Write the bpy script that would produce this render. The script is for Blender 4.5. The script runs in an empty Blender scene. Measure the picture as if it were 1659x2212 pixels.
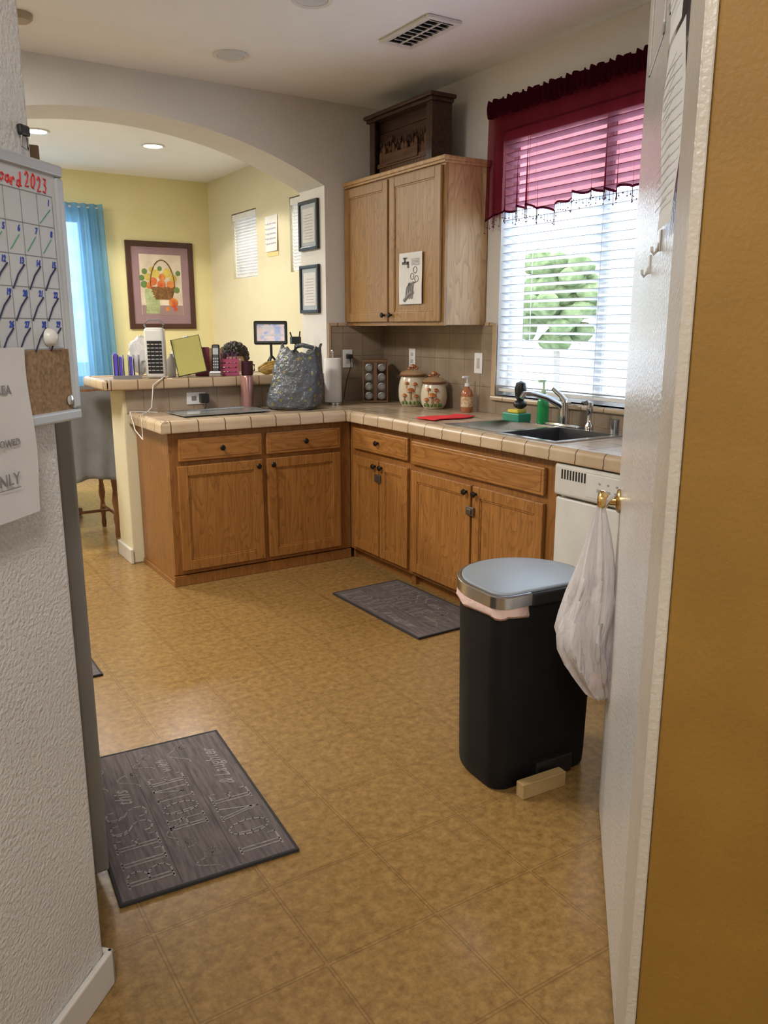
import bpy, bmesh, math, random
from mathutils import Vector, Matrix, noise
random.seed(4)
S=bpy.context.scene
COL=S.collection
PI=math.pi
# ------------------------------------------------------------ materials
def nd(nt,t,**k):
    n=nt.nodes.new(t)
    for a,b in k.items(): setattr(n,a,b)
    return n
def rgba(c): return (c[0],c[1],c[2],1)
def M(name,c,c2=None,rough=.5,metal=0,scale=5,stretch=(1,1,1),bump=0,bscale=60,detail=4,spec=.5,lo=.35,hi=.65,emit=None,es=0,coat=0,trans=0,alpha=1,bstretch=(1,1,1)):
    m=bpy.data.materials.new(name); m.use_nodes=True; nt=m.node_tree; b=nt.nodes['Principled BSDF']
    b.inputs['Roughness'].default_value=rough; b.inputs['Metallic'].default_value=metal
    b.inputs['Specular IOR Level'].default_value=spec; b.inputs['Coat Weight'].default_value=coat
    b.inputs['Transmission Weight'].default_value=trans; b.inputs['Alpha'].default_value=alpha
    tc=nd(nt,'ShaderNodeTexCoord')
    mp=nd(nt,'ShaderNodeMapping'); mp.inputs['Scale'].default_value=stretch
    nt.links.new(tc.outputs['Object'],mp.inputs[0])
    n=nd(nt,'ShaderNodeTexNoise'); n.inputs['Scale'].default_value=scale; n.inputs['Detail'].default_value=detail
    nt.links.new(mp.outputs[0],n.inputs['Vector'])
    r=nd(nt,'ShaderNodeValToRGB')
    if c2 is None: c2=tuple(min(1,x*.88) for x in c)
    r.color_ramp.elements[0].position=lo; r.color_ramp.elements[1].position=hi
    r.color_ramp.elements[0].color=rgba(c); r.color_ramp.elements[1].color=rgba(c2)
    nt.links.new(n.outputs['Fac'],r.inputs[0]); nt.links.new(r.outputs[0],b.inputs['Base Color'])
    if bump:
        n2=nd(nt,'ShaderNodeTexNoise'); n2.inputs['Scale'].default_value=bscale; n2.inputs['Detail'].default_value=2
        mp2=nd(nt,'ShaderNodeMapping'); mp2.inputs['Scale'].default_value=bstretch
        nt.links.new(tc.outputs['Object'],mp2.inputs[0]); nt.links.new(mp2.outputs[0],n2.inputs['Vector'])
        bp=nd(nt,'ShaderNodeBump'); bp.inputs['Strength'].default_value=bump; bp.inputs['Distance'].default_value=.004
        nt.links.new(n2.outputs['Fac'],bp.inputs['Height']); nt.links.new(bp.outputs[0],b.inputs['Normal'])
    if emit:
        b.inputs['Emission Color'].default_value=rgba(emit); b.inputs['Emission Strength'].default_value=es
    return m
def math_(nt,op,a,b=None,c=None):
    n=nd(nt,'ShaderNodeMath',operation=op)
    for i,v in enumerate((a,b,c)):
        if v is None: continue
        if isinstance(v,(int,float)): n.inputs[i].default_value=v
        else: nt.links.new(v,n.inputs[i])
    return n.outputs[0]
def tilemat(name,c,c2,grout,ox,oy,px,py,gw=.01,axes='XY',rough=.4,double=False,nscale=6,bump=.3,lo=.35,hi=.65,nrough=.5):
    m=M(name,c,c2,rough=rough,scale=nscale,lo=lo,hi=hi,detail=8); nt=m.node_tree; b=nt.nodes['Principled BSDF']
    tc=[n for n in nt.nodes if n.type=='TEX_COORD'][0]
    [n for n in nt.nodes if n.type=='TEX_NOISE'][0].inputs['Roughness'].default_value=nrough
    sp=nd(nt,'ShaderNodeSeparateXYZ'); nt.links.new(tc.outputs['Object'],sp.inputs[0])
    def dist(o,off,p):
        f=math_(nt,'FRACT',math_(nt,'DIVIDE',math_(nt,'SUBTRACT',o,off),p))
        return math_(nt,'MULTIPLY',math_(nt,'SUBTRACT',.5,math_(nt,'ABSOLUTE',math_(nt,'SUBTRACT',f,.5))),p)
    d=math_(nt,'MINIMUM',dist(sp.outputs[axes[0]],ox,px),dist(sp.outputs[axes[1]],oy,py))
    ramp=[n for n in nt.nodes if n.type=='VALTORGB'][0]
    mx=nd(nt,'ShaderNodeMix',data_type='RGBA')
    if double:
        g=math_(nt,'LESS_THAN',math_(nt,'ABSOLUTE',math_(nt,'SUBTRACT',d,gw)),gw*.40)
        g=math_(nt,'MULTIPLY',g,.45)
    else: g=math_(nt,'LESS_THAN',d,gw)
    nt.links.new(g,mx.inputs[0]); nt.links.new(ramp.outputs[0],mx.inputs[6]); mx.inputs[7].default_value=rgba(grout)
    nt.links.new(mx.outputs[2],b.inputs['Base Color'])
    bp=nd(nt,'ShaderNodeBump'); bp.inputs['Strength'].default_value=bump; bp.inputs['Distance'].default_value=.003
    bp.invert=True; nt.links.new(g,bp.inputs['Height']); nt.links.new(bp.outputs[0],b.inputs['Normal'])
    return m
def oak(name,c,c2,axis='Z'):
    st={'Z':(9,9,.55),'X':(.55,9,9)}[axis]
    m=M(name,c,c2,rough=.34,scale=7,stretch=st,lo=.3,hi=.72,detail=8,bump=.15,bscale=60,bstretch=st)
    nt=m.node_tree; b=nt.nodes['Principled BSDF']; ramp=[n for n in nt.nodes if n.type=='VALTORGB'][0]
    tc=[n for n in nt.nodes if n.type=='TEX_COORD'][0]
    mp=nd(nt,'ShaderNodeMapping'); mp.inputs['Scale'].default_value={'Z':(3.2,3.2,.55),'X':(.55,3.2,3.2)}[axis]
    n=nd(nt,'ShaderNodeTexNoise'); n.inputs['Scale'].default_value=2.4; n.inputs['Detail'].default_value=2
    nt.links.new(tc.outputs['Object'],mp.inputs[0]); nt.links.new(mp.outputs[0],n.inputs['Vector'])
    f=math_(nt,'FRACT',math_(nt,'MULTIPLY',n.outputs['Fac'],16))
    g=math_(nt,'MULTIPLY',math_(nt,'POWER',f,3),.55)
    mx=nd(nt,'ShaderNodeMix',data_type='RGBA'); nt.links.new(g,mx.inputs[0]); nt.links.new(ramp.outputs[0],mx.inputs[6])
    mx.inputs[7].default_value=rgba(tuple(x*.5 for x in c2)); nt.links.new(mx.outputs[2],b.inputs['Base Color'])
    return m
wall_m=M('wall_paint',(.68,.66,.63),(.66,.64,.61),rough=.7,bump=.5,bscale=110)
wall_fg=M('textured_wall_paint',(.60,.59,.57),(.57,.56,.54),rough=.5,bump=1.0,bscale=120)
ceil_m=M('ceiling_paint',(.83,.82,.81),(.81,.80,.79),rough=.85,bump=.3,bscale=90)
yellow_m=M('yellow_wall_paint',(.72,.65,.35),(.70,.63,.33),rough=.7,bump=.3,bscale=110)
yel2_m=M('cream_yellow_paint',(.66,.60,.42),(.64,.58,.40),rough=.7,bump=.3,bscale=110)
ochre_m=M('ochre_lit_wall',(.275,.145,.020),(.24,.122,.016),rough=.6,bump=.2,bscale=140)  # ochre colour paints warm hall light onto the doorway wall
trim_m=M('white_trim',(.62,.59,.54),rough=.4)
casing_m=M('cream_casing',(.56,.50,.42),rough=.4,bump=.4,bscale=110)
door_m=M('glossy_door_paint',(.68,.66,.64),(.65,.63,.61),rough=.20,bump=.8,bscale=110,spec=.8)
floor_m=tilemat('vinyl_floor',(.325,.195,.066),(.170,.094,.029),(.100,.055,.019),.736,1.695,.305,.305,gw=.0042,double=True,nscale=34,rough=.25,bump=.15,nrough=.76,lo=.36,hi=.66)
ctop_m=tilemat('counter_tile',(.43,.325,.215),(.53,.41,.29),(.16,.09,.05),1.355,4.325,.152,.152,gw=.003,nscale=5,rough=.24)
cedge_m=tilemat('counter_edge_tile',(.44,.32,.20),(.53,.40,.27),(.12,.06,.035),1.355,4.325,.152,.152,gw=.003,nscale=5,rough=.3)
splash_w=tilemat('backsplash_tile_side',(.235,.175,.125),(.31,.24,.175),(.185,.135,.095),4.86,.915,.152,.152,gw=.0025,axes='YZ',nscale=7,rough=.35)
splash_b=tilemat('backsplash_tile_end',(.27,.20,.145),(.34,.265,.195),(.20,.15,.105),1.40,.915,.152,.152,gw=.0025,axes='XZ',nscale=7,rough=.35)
oakV=oak('oak_vertical',(.40,.180,.048),(.29,.118,.027)); oakH=oak('oak_horizontal',(.40,.180,.048),(.30,.122,.029),'X')
oakF=oak('oak_frame',(.32,.138,.036),(.24,.095,.023)); oakL=oak('oak_lit_tone',(.54,.34,.155),(.44,.25,.10))
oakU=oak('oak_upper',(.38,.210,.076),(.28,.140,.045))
black_m=M('black_plastic',(.012,.012,.013),rough=.35); matteblk=M('matte_black_plastic',(.005,.005,.006),(.008,.008,.009),rough=.6,spec=.25)
iron=M('dark_bronze',(.03,.025,.022),rough=.35,metal=.7)
white_p=M('white_plastic',(.72,.71,.68),rough=.35); white_bright=M('white_vinyl',(.80,.80,.80),rough=.4)
paper=M('paper',(.66,.65,.64),rough=.8); paper_w=M('white_paper',(.75,.74,.72),rough=.8); paper_b=M('bright_paper',(.84,.84,.84),rough=.75)
ink=M('black_ink',(.02,.02,.02),rough=.7); greyink=M('grey_ink',(.22,.22,.23),rough=.7); paleink=M('pale_grey_ink',(.45,.45,.45),rough=.7)
steel=M('brushed_steel',(.60,.60,.60),rough=.22,metal=1); chrome=M('chrome',(.78,.78,.78),rough=.08,metal=1)
brass=M('brass',(.65,.45,.18),rough=.2,metal=1)
alum=M('aluminium_frame',(.50,.53,.56),rough=.35,metal=.3)
blueink=M('blue_marker',(.01,.05,.40),rough=.6); redink=M('red_marker',(.65,.03,.03),rough=.6); greenink=M('green_marker',(.02,.30,.15),rough=.6)
cork=M('cork',(.34,.22,.12),(.20,.13,.07),rough=.9,scale=120,bump=.5,bscale=150)
mat_m=M('grey_mat_fabric',(.135,.110,.108),(.074,.060,.060),rough=.95,scale=10,stretch=(1,9,1),bump=.6,bscale=300)
matedge=M('mat_binding',(.03,.028,.03),rough=.95); matink=M('mat_lettering',(.25,.222,.218),(.16,.142,.14),rough=.95,scale=60)
plankline=M('mat_plank_line',(.045,.036,.037),rough=.95)
darkwood=M('dark_stained_wood',(.062,.029,.018),(.030,.014,.009),rough=.45,scale=6,stretch=(1,8,8),bump=.2)
wheat=M('dried_wheat',(.10,.045,.022),(.05,.022,.012),rough=.9)
red_cloth=M('red_cloth',(.75,.03,.03),(.6,.02,.02),rough=.9)
# ------------------------------------------------------------ geometry helpers
def NB(): return bmesh.new()
def box(bm,x0,x1,y0,y1,z0,z1,bev=0,seg=2,M4=None):
    g=bmesh.ops.create_cube(bm,size=1); vs=g['verts']
    for v in vs: v.co=Vector(((x0+x1)/2+v.co.x*(x1-x0),(y0+y1)/2+v.co.y*(y1-y0),(z0+z1)/2+v.co.z*(z1-z0)))
    es=list({e for v in vs for e in v.link_edges})
    if bev:
        r=bmesh.ops.bevel(bm,geom=es+vs,offset=bev,segments=seg,affect='EDGES',profile=.5)
        vs=list({v for f in r['faces'] for v in f.verts}|{v for v in vs if v.is_valid})
    if M4: bmesh.ops.transform(bm,matrix=M4,verts=[v for v in vs if v.is_valid])
    return bm
def lathe(bm,prof,seg=28,c=(0,0,0),sx=1,sy=1,M4=None):
    rings=[];new=[]
    for r,z in prof:
        if r<1e-6: ring=[bm.verts.new((c[0],c[1],c[2]+z))]
        else: ring=[bm.verts.new((c[0]+sx*r*math.cos(2*PI*i/seg),c[1]+sy*r*math.sin(2*PI*i/seg),c[2]+z)) for i in range(seg)]
        rings.append(ring);new+=ring
    for a,b in zip(rings,rings[1:]):
        for i in range(seg):
            j=(i+1)%seg
            if len(a)==1 and len(b)==1: continue
            if len(a)==1: bm.faces.new((a[0],b[j],b[i]))
            elif len(b)==1: bm.faces.new((a[i],a[j],b[0]))
            else: bm.faces.new((a[i],a[j],b[j],b[i]))
    if M4: bmesh.ops.transform(bm,matrix=M4,verts=new)
    return bm
def cyl(bm,r,z0,z1,c=(0,0,0),seg=24,M4=None): return lathe(bm,[(0,z0),(r,z0),(r,z1),(0,z1)],seg,c,M4=M4)
def tube(bm,pts,r,seg=8):
    pts=[Vector(p) for p in pts];rings=[]
    for i,p in enumerate(pts):
        t=(pts[min(i+1,len(pts)-1)]-pts[max(i-1,0)]).normalized()
        a=Vector((0,0,1)) if abs(t.z)<.9 else Vector((1,0,0))
        u=t.cross(a).normalized(); w=t.cross(u)
        rr=r[i] if isinstance(r,(list,tuple)) else r
        rings.append([bm.verts.new(p+rr*(u*math.cos(2*PI*k/seg)+w*math.sin(2*PI*k/seg))) for k in range(seg)])
    for a,b in zip(rings,rings[1:]):
        for k in range(seg): bm.faces.new((a[k],a[(k+1)%seg],b[(k+1)%seg],b[k]))
    bm.faces.new(rings[0][::-1]);bm.faces.new(rings[-1])
    return bm
def sheet(bm,fn,nu,nv):
    g=[[bm.verts.new(fn(i/nu,j/nv)) for j in range(nv+1)] for i in range(nu+1)]
    for i in range(nu):
        for j in range(nv): bm.faces.new((g[i][j],g[i+1][j],g[i+1][j+1],g[i][j+1]))
    return bm
def prism(bm,poly,z0,z1,M4=None):
    a=[bm.verts.new((x,y,z0)) for x,y in poly]; b=[bm.verts.new((x,y,z1)) for x,y in poly]
    n=len(poly)
    bm.faces.new(a[::-1]);bm.faces.new(b)
    for i in range(n): bm.faces.new((a[i],a[(i+1)%n],b[(i+1)%n],b[i]))
    if M4: bmesh.ops.transform(bm,matrix=M4,verts=a+b)
    return bm
def ball(bm,r,c,sub=3,sc=(1,1,1),nz=0,ns=5):
    g=bmesh.ops.create_icosphere(bm,subdivisions=sub,radius=1)
    for v in g['verts']:
        k=1+nz*noise.noise(v.co*ns+Vector(c)*7)
        v.co=Vector((c[0]+v.co.x*r*sc[0]*k,c[1]+v.co.y*r*sc[1]*k,c[2]+v.co.z*r*sc[2]*k))
    return bm
def obj(name,bm,mat,smooth=False,solid=0):
    bmesh.ops.recalc_face_normals(bm,faces=bm.faces)
    me=bpy.data.meshes.new(name)
    if smooth:
        for f in bm.faces: f.smooth=True
        for e in bm.edges:
            if len(e.link_faces)==2 and e.calc_face_angle(0)>.7: e.smooth=False
    bm.to_mesh(me);bm.free()
    for m in (mat if isinstance(mat,list) else [mat]): me.materials.append(m)
    o=bpy.data.objects.new(name,me);COL.objects.link(o)
    if solid:
        s=o.modifiers.new('s','SOLIDIFY');s.thickness=solid;s.offset=0
    return o
def struct(name,bm,mat,smooth=False):
    o=obj(name,bm,mat,smooth);o['kind']='structure';return o
def meta(o,label,cat,group=None):
    o['label']=label;o['category']=cat
    if group:o['group']=group
    return o
def thing(name,label,cat,loc=(0,0,0),rz=0,group=None):
    e=bpy.data.objects.new(name,None);e.empty_display_size=.05;COL.objects.link(e)
    e.location=loc;e.rotation_euler=(0,0,rz);return meta(e,label,cat,group)
def part(par,name,bm,mat,smooth=False,label=None,solid=0):
    o=obj(name,bm,mat,smooth,solid);o.parent=par
    if label:o['label']=label
    return o
def solo(name,label,cat,bm,mat,loc=(0,0,0),rz=0,smooth=False,solid=0,group=None):
    o=obj(name,bm,mat,smooth,solid);o.location=loc;o.rotation_euler=(0,0,rz);return meta(o,label,cat,group)
def T(x,y,z,rx=0,ry=0,rz=0):
    return Matrix.Translation((x,y,z))@Matrix.Rotation(rz,4,'Z')@Matrix.Rotation(ry,4,'Y')@Matrix.Rotation(rx,4,'X')
def text(bm,s,size,M4,align='CENTER',sx=1,ext=.0004,bold=0,shear=0):
    cu=bpy.data.curves.new('t','FONT');cu.body=s;cu.size=size;cu.align_x=align;cu.extrude=ext;cu.offset=bold;cu.shear=shear;cu.resolution_u=3
    o=bpy.data.objects.new('t',cu);COL.objects.link(o)
    dg=bpy.context.evaluated_depsgraph_get();me=bpy.data.meshes.new_from_object(o.evaluated_get(dg))
    me.transform(M4@Matrix.Diagonal((sx,1,1,1)))
    bm.from_mesh(me);bpy.data.objects.remove(o);bpy.data.meshes.remove(me)
    return bm
UP=Matrix.Rotation(PI/2,4,'X')
# ------------------------------------------------------------ room shell
CZ=2.79;XW=3.11
b=NB();box(b,-1.8,3.3,-2,8.3,-.1,0);struct('floor',b,floor_m)
b=NB();box(b,-1.8,3.3,-2,8.3,CZ,CZ+.1);struct('ceiling',b,ceil_m)
def wallgrid(us,zs,holes,fn):
    bm=NB()
    for u0,u1 in zip(us,us[1:]):
        for z0,z1 in zip(zs,zs[1:]):
            if any(h[0]<=u0 and u1<=h[1] and h[2]<=z0 and z1<=h[3] for h in holes): continue
            fn(bm,u0,u1,z0,z1)
    bmesh.ops.remove_doubles(bm,verts=bm.verts,dist=1e-5)
    seen={}
    for f in bm.faces: seen.setdefault(tuple(round(c,4) for c in f.calc_center_median()),[]).append(f)
    bmesh.ops.delete(bm,geom=[f for l in seen.values() if len(l)>1 for f in l],context='FACES_ONLY')
    return bm
H1=(2.24,3.66,1.02,2.45);H2=(6.96,7.52,1.85,2.43);H3=(5.68,6.30,1.85,2.43)
ff=lambda bm,u0,u1,z0,z1: box(bm,XW,XW+.16,u0,u1,z0,z1)
struct('wall_right',wallgrid([-2,2.24,3.66,4.86],[0,1.02,2.45,CZ],[H1],ff),wall_m)
struct('wall_dining_right',wallgrid([4.86,5.68,6.30,6.96,7.52,8.1],[0,1.85,2.43,CZ],[H2,H3],ff),yel2_m)
struct('wall_back',wallgrid([-1.8,.8,1.92,3.27],[0,.9,2.4,CZ],[(.8,1.92,.9,2.4)],lambda bm,u0,u1,z0,z1: box(bm,u0,u1,8.1,8.25,z0,z1)),yellow_m)
b=NB();box(b,-1.8,-1.65,-2,8.1,0,CZ);struct('wall_left',b,yel2_m)
b=NB();box(b,-1.65,3.11,-2,-1.85,0,CZ);struct('wall_front',b,wall_m)
b=NB();Ya,Yb=4.86,5.21
cx0,R0,zt=1.40,2.88,2.575
def az(x): return zt-R0+math.sqrt(R0*R0-(x-cx0)**2)
box(b,2.65,XW,Ya,Yb,0,CZ);box(b,-1.65,.15,Ya,Yb,0,CZ)
N=48;xs=[.15+2.5*i/N for i in range(N+1)]
low=[[b.verts.new((x,y,az(x))) for y in (Ya,Yb)] for x in xs];top=[[b.verts.new((x,y,CZ)) for y in (Ya,Yb)] for x in xs]
for i in range(N):
    b.faces.new((low[i][0],low[i+1][0],top[i+1][0],top[i][0]));b.faces.new((low[i][1],top[i][1],top[i+1][1],low[i+1][1]));b.faces.new((low[i][0],low[i][1],low[i+1][1],low[i+1][0]))
struct('wall_arch',b,wall_m)
b=NB();box(b,1.28,2.65,4.845,5.12,0,1.05,.006);struct('wall_peninsula',b,yel2_m)
b=NB();box(b,1.262,1.28,4.83,5.138,0,.09,.004);box(b,1.262,2.65,5.12,5.138,0,.09,.004);struct('baseboard_peninsula',b,trim_m)
b=NB();box(b,-1.6,3.10,8.085,8.1,0,.09);struct('baseboard_back',b,trim_m)
b=NB();box(b,3.096,3.11,5.21,8.085,0,.09);struct('baseboard_dining',b,trim_m)
O45=(-.65,.65,0)
b=NB();box(b,-1.35,1.3435,0,.13,0,CZ,.012,3);w=struct('wall_hall',b,wall_fg);w.location=O45;w.rotation_euler[2]=PI/4
b=NB();box(b,-1.35,1.358,-.015,-.0005,0,.085,.004);box(b,1.3445,1.358,-.015,.145,0,.085,.004);w=struct('baseboard_hall',b,trim_m);w.location=O45;w.rotation_euler[2]=PI/4
ad=math.atan2(.695,.719)+.020
DN=Vector((math.sin(ad),-math.cos(ad),0))
def dl(o): o.rotation_euler[2]=ad;o.location=DN*.0280; return o
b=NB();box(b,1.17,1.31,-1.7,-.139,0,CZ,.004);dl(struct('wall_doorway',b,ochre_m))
b=NB();box(b,1.172,1.325,-.1385,-.122,0,2.5,.003);dl(struct('trim_1',b,casing_m))
d=thing('door_1','white glossy textured interior door standing open','door');d['kind']='structure';del d['category'];del d['label'];dl(d)
b=NB();box(b,1.335,2.287,-.175,-.138,.012,2.44,.003)
part(d,'door_leaf',b,door_m)
b=NB()
for z0,z1 in ((1.98,2.28),):
    for x0,x1 in ((1.45,1.77),(1.86,2.17)):
        for q in ((x0,x1,z0,z0+.02),(x0,x1,z1-.02,z1),(x0,x0+.02,z0,z1),(x1-.02,x1,z0,z1)): box(b,q[0],q[1],-.138,-.134,q[2],q[3],.0015)
part(d,'panel_moulding',b,door_m)
k=part(d,'door_knob',lathe(NB(),[(0,0),(.033,0),(.033,.004),(.028,.009),(.013,.012),(.012,.028),(.020,.035),(.027,.044),(.027,.052),(.020,.058),(0,.060)],28,M4=T(2.215,-.138,.955,rx=-PI/2)),brass,True)
for i,(s,z) in enumerate(((1.84,1.53),(1.66,1.56))):
    h=thing('wall_hook','white adhesive utility hook stuck on the door','hook',group='adhesive hooks on the door');dl(h)
    b=NB();box(b,s-.014,s+.014,-.138,-.1355,z-.012,z+.025,.001);part(h,'back_plate',b,white_p)
    b=NB();tube(b,[(s,-.136,z+.002),(s,-.132,z-.012),(s,-.127,z-.018),(s,-.1235,z-.012),(s,-.123,z-.004)],.003);part(h,'hook_arm',b,white_p,True)
for z0,s0,s1,yo in ((1.57,1.38,1.62,-.124),(1.86,1.41,1.66,-.122)):
    b=NB();sheet(b,lambda u,v:Vector((s0+(s1-s0)*u,yo+.003*math.sin(u*5+z0*3)+.004*math.cos(v*6+u*2),z0+.285*v)),8,10)
    pt=thing('notice_sheet','printed white notice page hanging on the door','paper notice',group='notices on the door');dl(pt)
    part(pt,'page',b,paper_b,True)
    b=NB()
    for i in range(14): box(b,s0+.03,s1-.03-.05*random.random(),yo+.0072,yo+.0075,z0+.035+i*.016,z0+.037+i*.016)
    part(pt,'lettering',b,paleink)
# ------------------------------------------------------------ windows
def window(n,y0,y1,z0,z1,mull):
    e=thing('window_%d'%n,'','');e['kind']='structure';del e['label'];del e['category']
    b=NB();f=.05;xa,xb=XW+.08,XW+.14
    box(b,xa,xb,y0,y0+f,z0,z1);box(b,xa,xb,y1-f,y1,z0,z1);box(b,xa,xb,y0+f,y1-f,z0,z0+f);box(b,xa,xb,y0+f,y1-f,z1-f,z1)
    if mull: m=(y0+y1)/2;box(b,xa-.01,xb,m-.035,m+.035,z0+f,z1-f)
    part(e,'window_frame',b,white_bright)
window(1,2.24,3.66,1.02,2.45,True);window(2,6.96,7.52,1.85,2.43,False);window(3,5.68,6.30,1.85,2.43,False)
e=thing('window_4','','');e['kind']='structure';del e['label'];del e['category']
b=NB()
for q in ((.8,.85,.9,2.4),(1.87,1.92,.9,2.4),(.85,1.87,.9,.95),(.85,1.87,2.35,2.4),(1.33,1.39,.95,2.35)): box(b,q[0],q[1],8.17,8.22,q[2],q[3])
part(e,'window_frame',b,white_bright)
slat_m=M('blind_slat',(.58,.64,.72),rough=.5);slat_s=M('mini_blind_slat',(.80,.80,.80),rough=.5)
def blind(y0,y1,z0,z1,sp,wd,tilt,label,xc,sm):
    t=thing('window_blind',label,'window blind',(xc,(y0+y1)/2,z0))
    L=(y1-y0)/2
    b=NB();z=.03
    while z<z1-z0-.05:
        box(b,-wd/2,wd/2,-L,L,-.0016,.0016,M4=T(0,0,z,ry=tilt));z+=sp
    part(t,'slats',b,sm)
    b=NB();box(b,-.03,.03,-L,L,z1-z0-.05,z1-z0,.003);part(t,'head_rail',b,white_bright)
    b=NB();box(b,-wd/2,wd/2,-L,L,0,.018,.003);part(t,'bottom_rail',b,white_bright)
    b=NB()
    for y in ([-L*.75,-L*.05,L*.72] if L>.5 else [-L*.6,L*.6]):
        for dx in (-wd/2-.001,wd/2+.001): tube(b,[(dx,y,.01),(dx,y,z1-z0-.03)],.0012,5)
    part(t,'ladder_cord',b,sm)
blind(2.26,3.655,1.045,2.44,.043,.046,.24,'white wide-slat window blind behind the burgundy valance',XW+.035,slat_m)
blind(6.97,7.51,1.86,2.42,.026,.025,1.05,'closed white mini blind in small high window',XW+.03,slat_s)
blind(5.69,6.29,1.86,2.42,.026,.025,1.05,'white mini blind in narrow high window near the archway',XW+.03,slat_s)
b=NB();box(b,XW-.035,XW+.078,2.22,3.68,.995,1.02,.008);solo('window_sill','beige tiled sill under the kitchen window','window sill',b,ctop_m)
def sheer(name,c,op,tr=.5,tint=None):
    m=bpy.data.materials.new(name);m.use_nodes=True;nt=m.node_tree;nt.nodes.clear()
    o=nd(nt,'ShaderNodeOutputMaterial');t=nd(nt,'ShaderNodeBsdfTransparent');t.inputs[0].default_value=rgba(tint or tuple(min(1,x**.35) for x in c))
    d1=nd(nt,'ShaderNodeBsdfDiffuse');d1.inputs[0].default_value=rgba(c);d2=nd(nt,'ShaderNodeBsdfTranslucent');d2.inputs[0].default_value=rgba(c)
    a=nd(nt,'ShaderNodeMixShader');a.inputs[0].default_value=tr;b_=nd(nt,'ShaderNodeMixShader')
    tc=nd(nt,'ShaderNodeTexCoord');n=nd(nt,'ShaderNodeTexNoise');n.inputs['Scale'].default_value=9;nt.links.new(tc.outputs['Object'],n.inputs[0])
    mr=nd(nt,'ShaderNodeMapRange');mr.inputs[3].default_value=op-.12;mr.inputs[4].default_value=min(1,op+.12);nt.links.new(n.outputs[0],mr.inputs[0]);nt.links.new(mr.outputs[0],b_.inputs[0])
    nt.links.new(d1.outputs[0],a.inputs[1]);nt.links.new(d2.outputs[0],a.inputs[2]);nt.links.new(t.outputs[0],b_.inputs[1]);nt.links.new(a.outputs[0],b_.inputs[2]);nt.links.new(b_.outputs[0],o.inputs[0])
    return m
burg=sheer('burgundy_sheer',(.17,.014,.028),.42,.3,(.50,.20,.23));burgd=sheer('burgundy_header',(.06,.005,.014),.93,.2,(.2,.03,.05));blue_s=sheer('blue_sheer',(.20,.42,.66),.74,.6,(.5,.75,.95))
t=thing('window_valance','sheer burgundy gathered valance with beaded fringe','curtain valance')
YA,YB=2.12,3.74
def vx(y,v): return XW-.045-.022*math.sin(y*62+1.7*math.sin(y*9))*(.35+.65*v)-.008*math.sin(y*23)
def hem(y): return 2.06-.05*abs(math.sin((y-2.1)*3.9))-.07*max(0,(y-3.60)/.14)+.015*math.sin(y*17)+.008*math.sin(y*60)
b=NB();sheet(b,lambda u,v:Vector((vx(YA+(YB-YA)*u,v),YA+(YB-YA)*u,2.52+(hem(YA+(YB-YA)*u)-2.52)*v)),300,14);part(t,'sheer_panel',b,burg,True)
b=NB();sheet(b,lambda u,v:Vector((XW-.04-.014*math.sin(u*260)-.01*math.sin(v*PI),YA+(YB-YA)*u,2.51+.09*v+.008*math.sin(u*190)*v)),300,6);part(t,'gathered_header',b,burgd,True)
b=NB();tube(b,[(XW-.03,YA-.02,2.545),(XW-.03,YB+.02,2.545)],.008);part(t,'curtain_rod',b,iron,True)
b=NB();sheet(b,lambda u,v:Vector((vx(YA+(YB-YA)*u,1)-.001,YA+(YB-YA)*u,hem(YA+(YB-YA)*u)+.006-.012*v)),260,1);part(t,'hem_band',b,burgd,True)
b=NB();y=YA
while y<YB:
    L=.022+.040*random.random();x=vx(y,1);z=hem(y)-.005
    tube(b,[(x,y,z),(x,y,z-L)],.0013,4);ball(b,.0042,(x,y,z-L-.003),1);y+=.010
f=part(t,'bead_fringe',b,M('fringe_beads',(.09,.015,.03),rough=.4));f['kind']='stuff'
t=thing('window_curtain','sheer light blue curtain on rod in dining room','curtain')
b=NB();sheet(b,lambda u,v:Vector((.70+1.36*u+.05*v*u,8.03-.025*math.sin(u*95+2*math.sin(u*7)),2.50-1.85*v)),200,10);part(t,'curtain_panel',b,blue_s,True)
b=NB();tube(b,[(.66,8.05,2.47),(2.07,8.05,2.47)],.009);part(t,'curtain_rod',b,white_p,True)
# ------------------------------------------------------------ cabinets
def knob(par,x,z,y=0):
    o=part(par,'knob',lathe(NB(),[(0,0),(.007,0),(.006,.012),(.014,.016),(.016,.022),(.012,.028),(0,.030)],16,M4=T(x,y,z,rx=PI/2)),iron,True);return o
def panel_door(par,x0,x1,z0,z1,y,kn=None,m=oakV,name='door'):
    b=NB();w=.055;t0,t1=y-.02,y
    box(b,x0,x0+w,t0,t1,z0,z1,.003);box(b,x1-w,x1,t0,t1,z0,z1,.003);box(b,x0+w,x1-w,t0+.0005,t1,z0,z0+w,.003);box(b,x0+w,x1-w,t0+.0005,t1,z1-w,z1,.003)
    box(b,x0+w-.002,x1-w+.002,t0+.008,t1-.002,z0+w-.002,z1-w+.002)
    for q in ((x0+w,x1-w,z0+w,z0+w+.008),(x0+w,x1-w,z1-w-.008,z1-w),(x0+w,x0+w+.008,z0+w,z1-w),(x1-w-.008,x1-w,z0+w,z1-w)): box(b,q[0],q[1],t0+.004,t0+.009,q[2],q[3],.0015)
    o=part(par,name,b,m)
    if kn: knob(o,kn[0],kn[1],y-.02)
    return o
def drawer(par,x0,x1,z0,z1,kn=True,name='drawer'):
    b=NB();box(b,x0,x1,-.02,0,z0,z1,.005,2);box(b,x0+.018,x1-.018,-.0225,-.018,z0+.016,z1-.016,.002)
    o=part(par,name,b,oakH)
    if kn: knob(o,(x0+x1)/2,(z0+z1)/2,-.0225)
    return o
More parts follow.
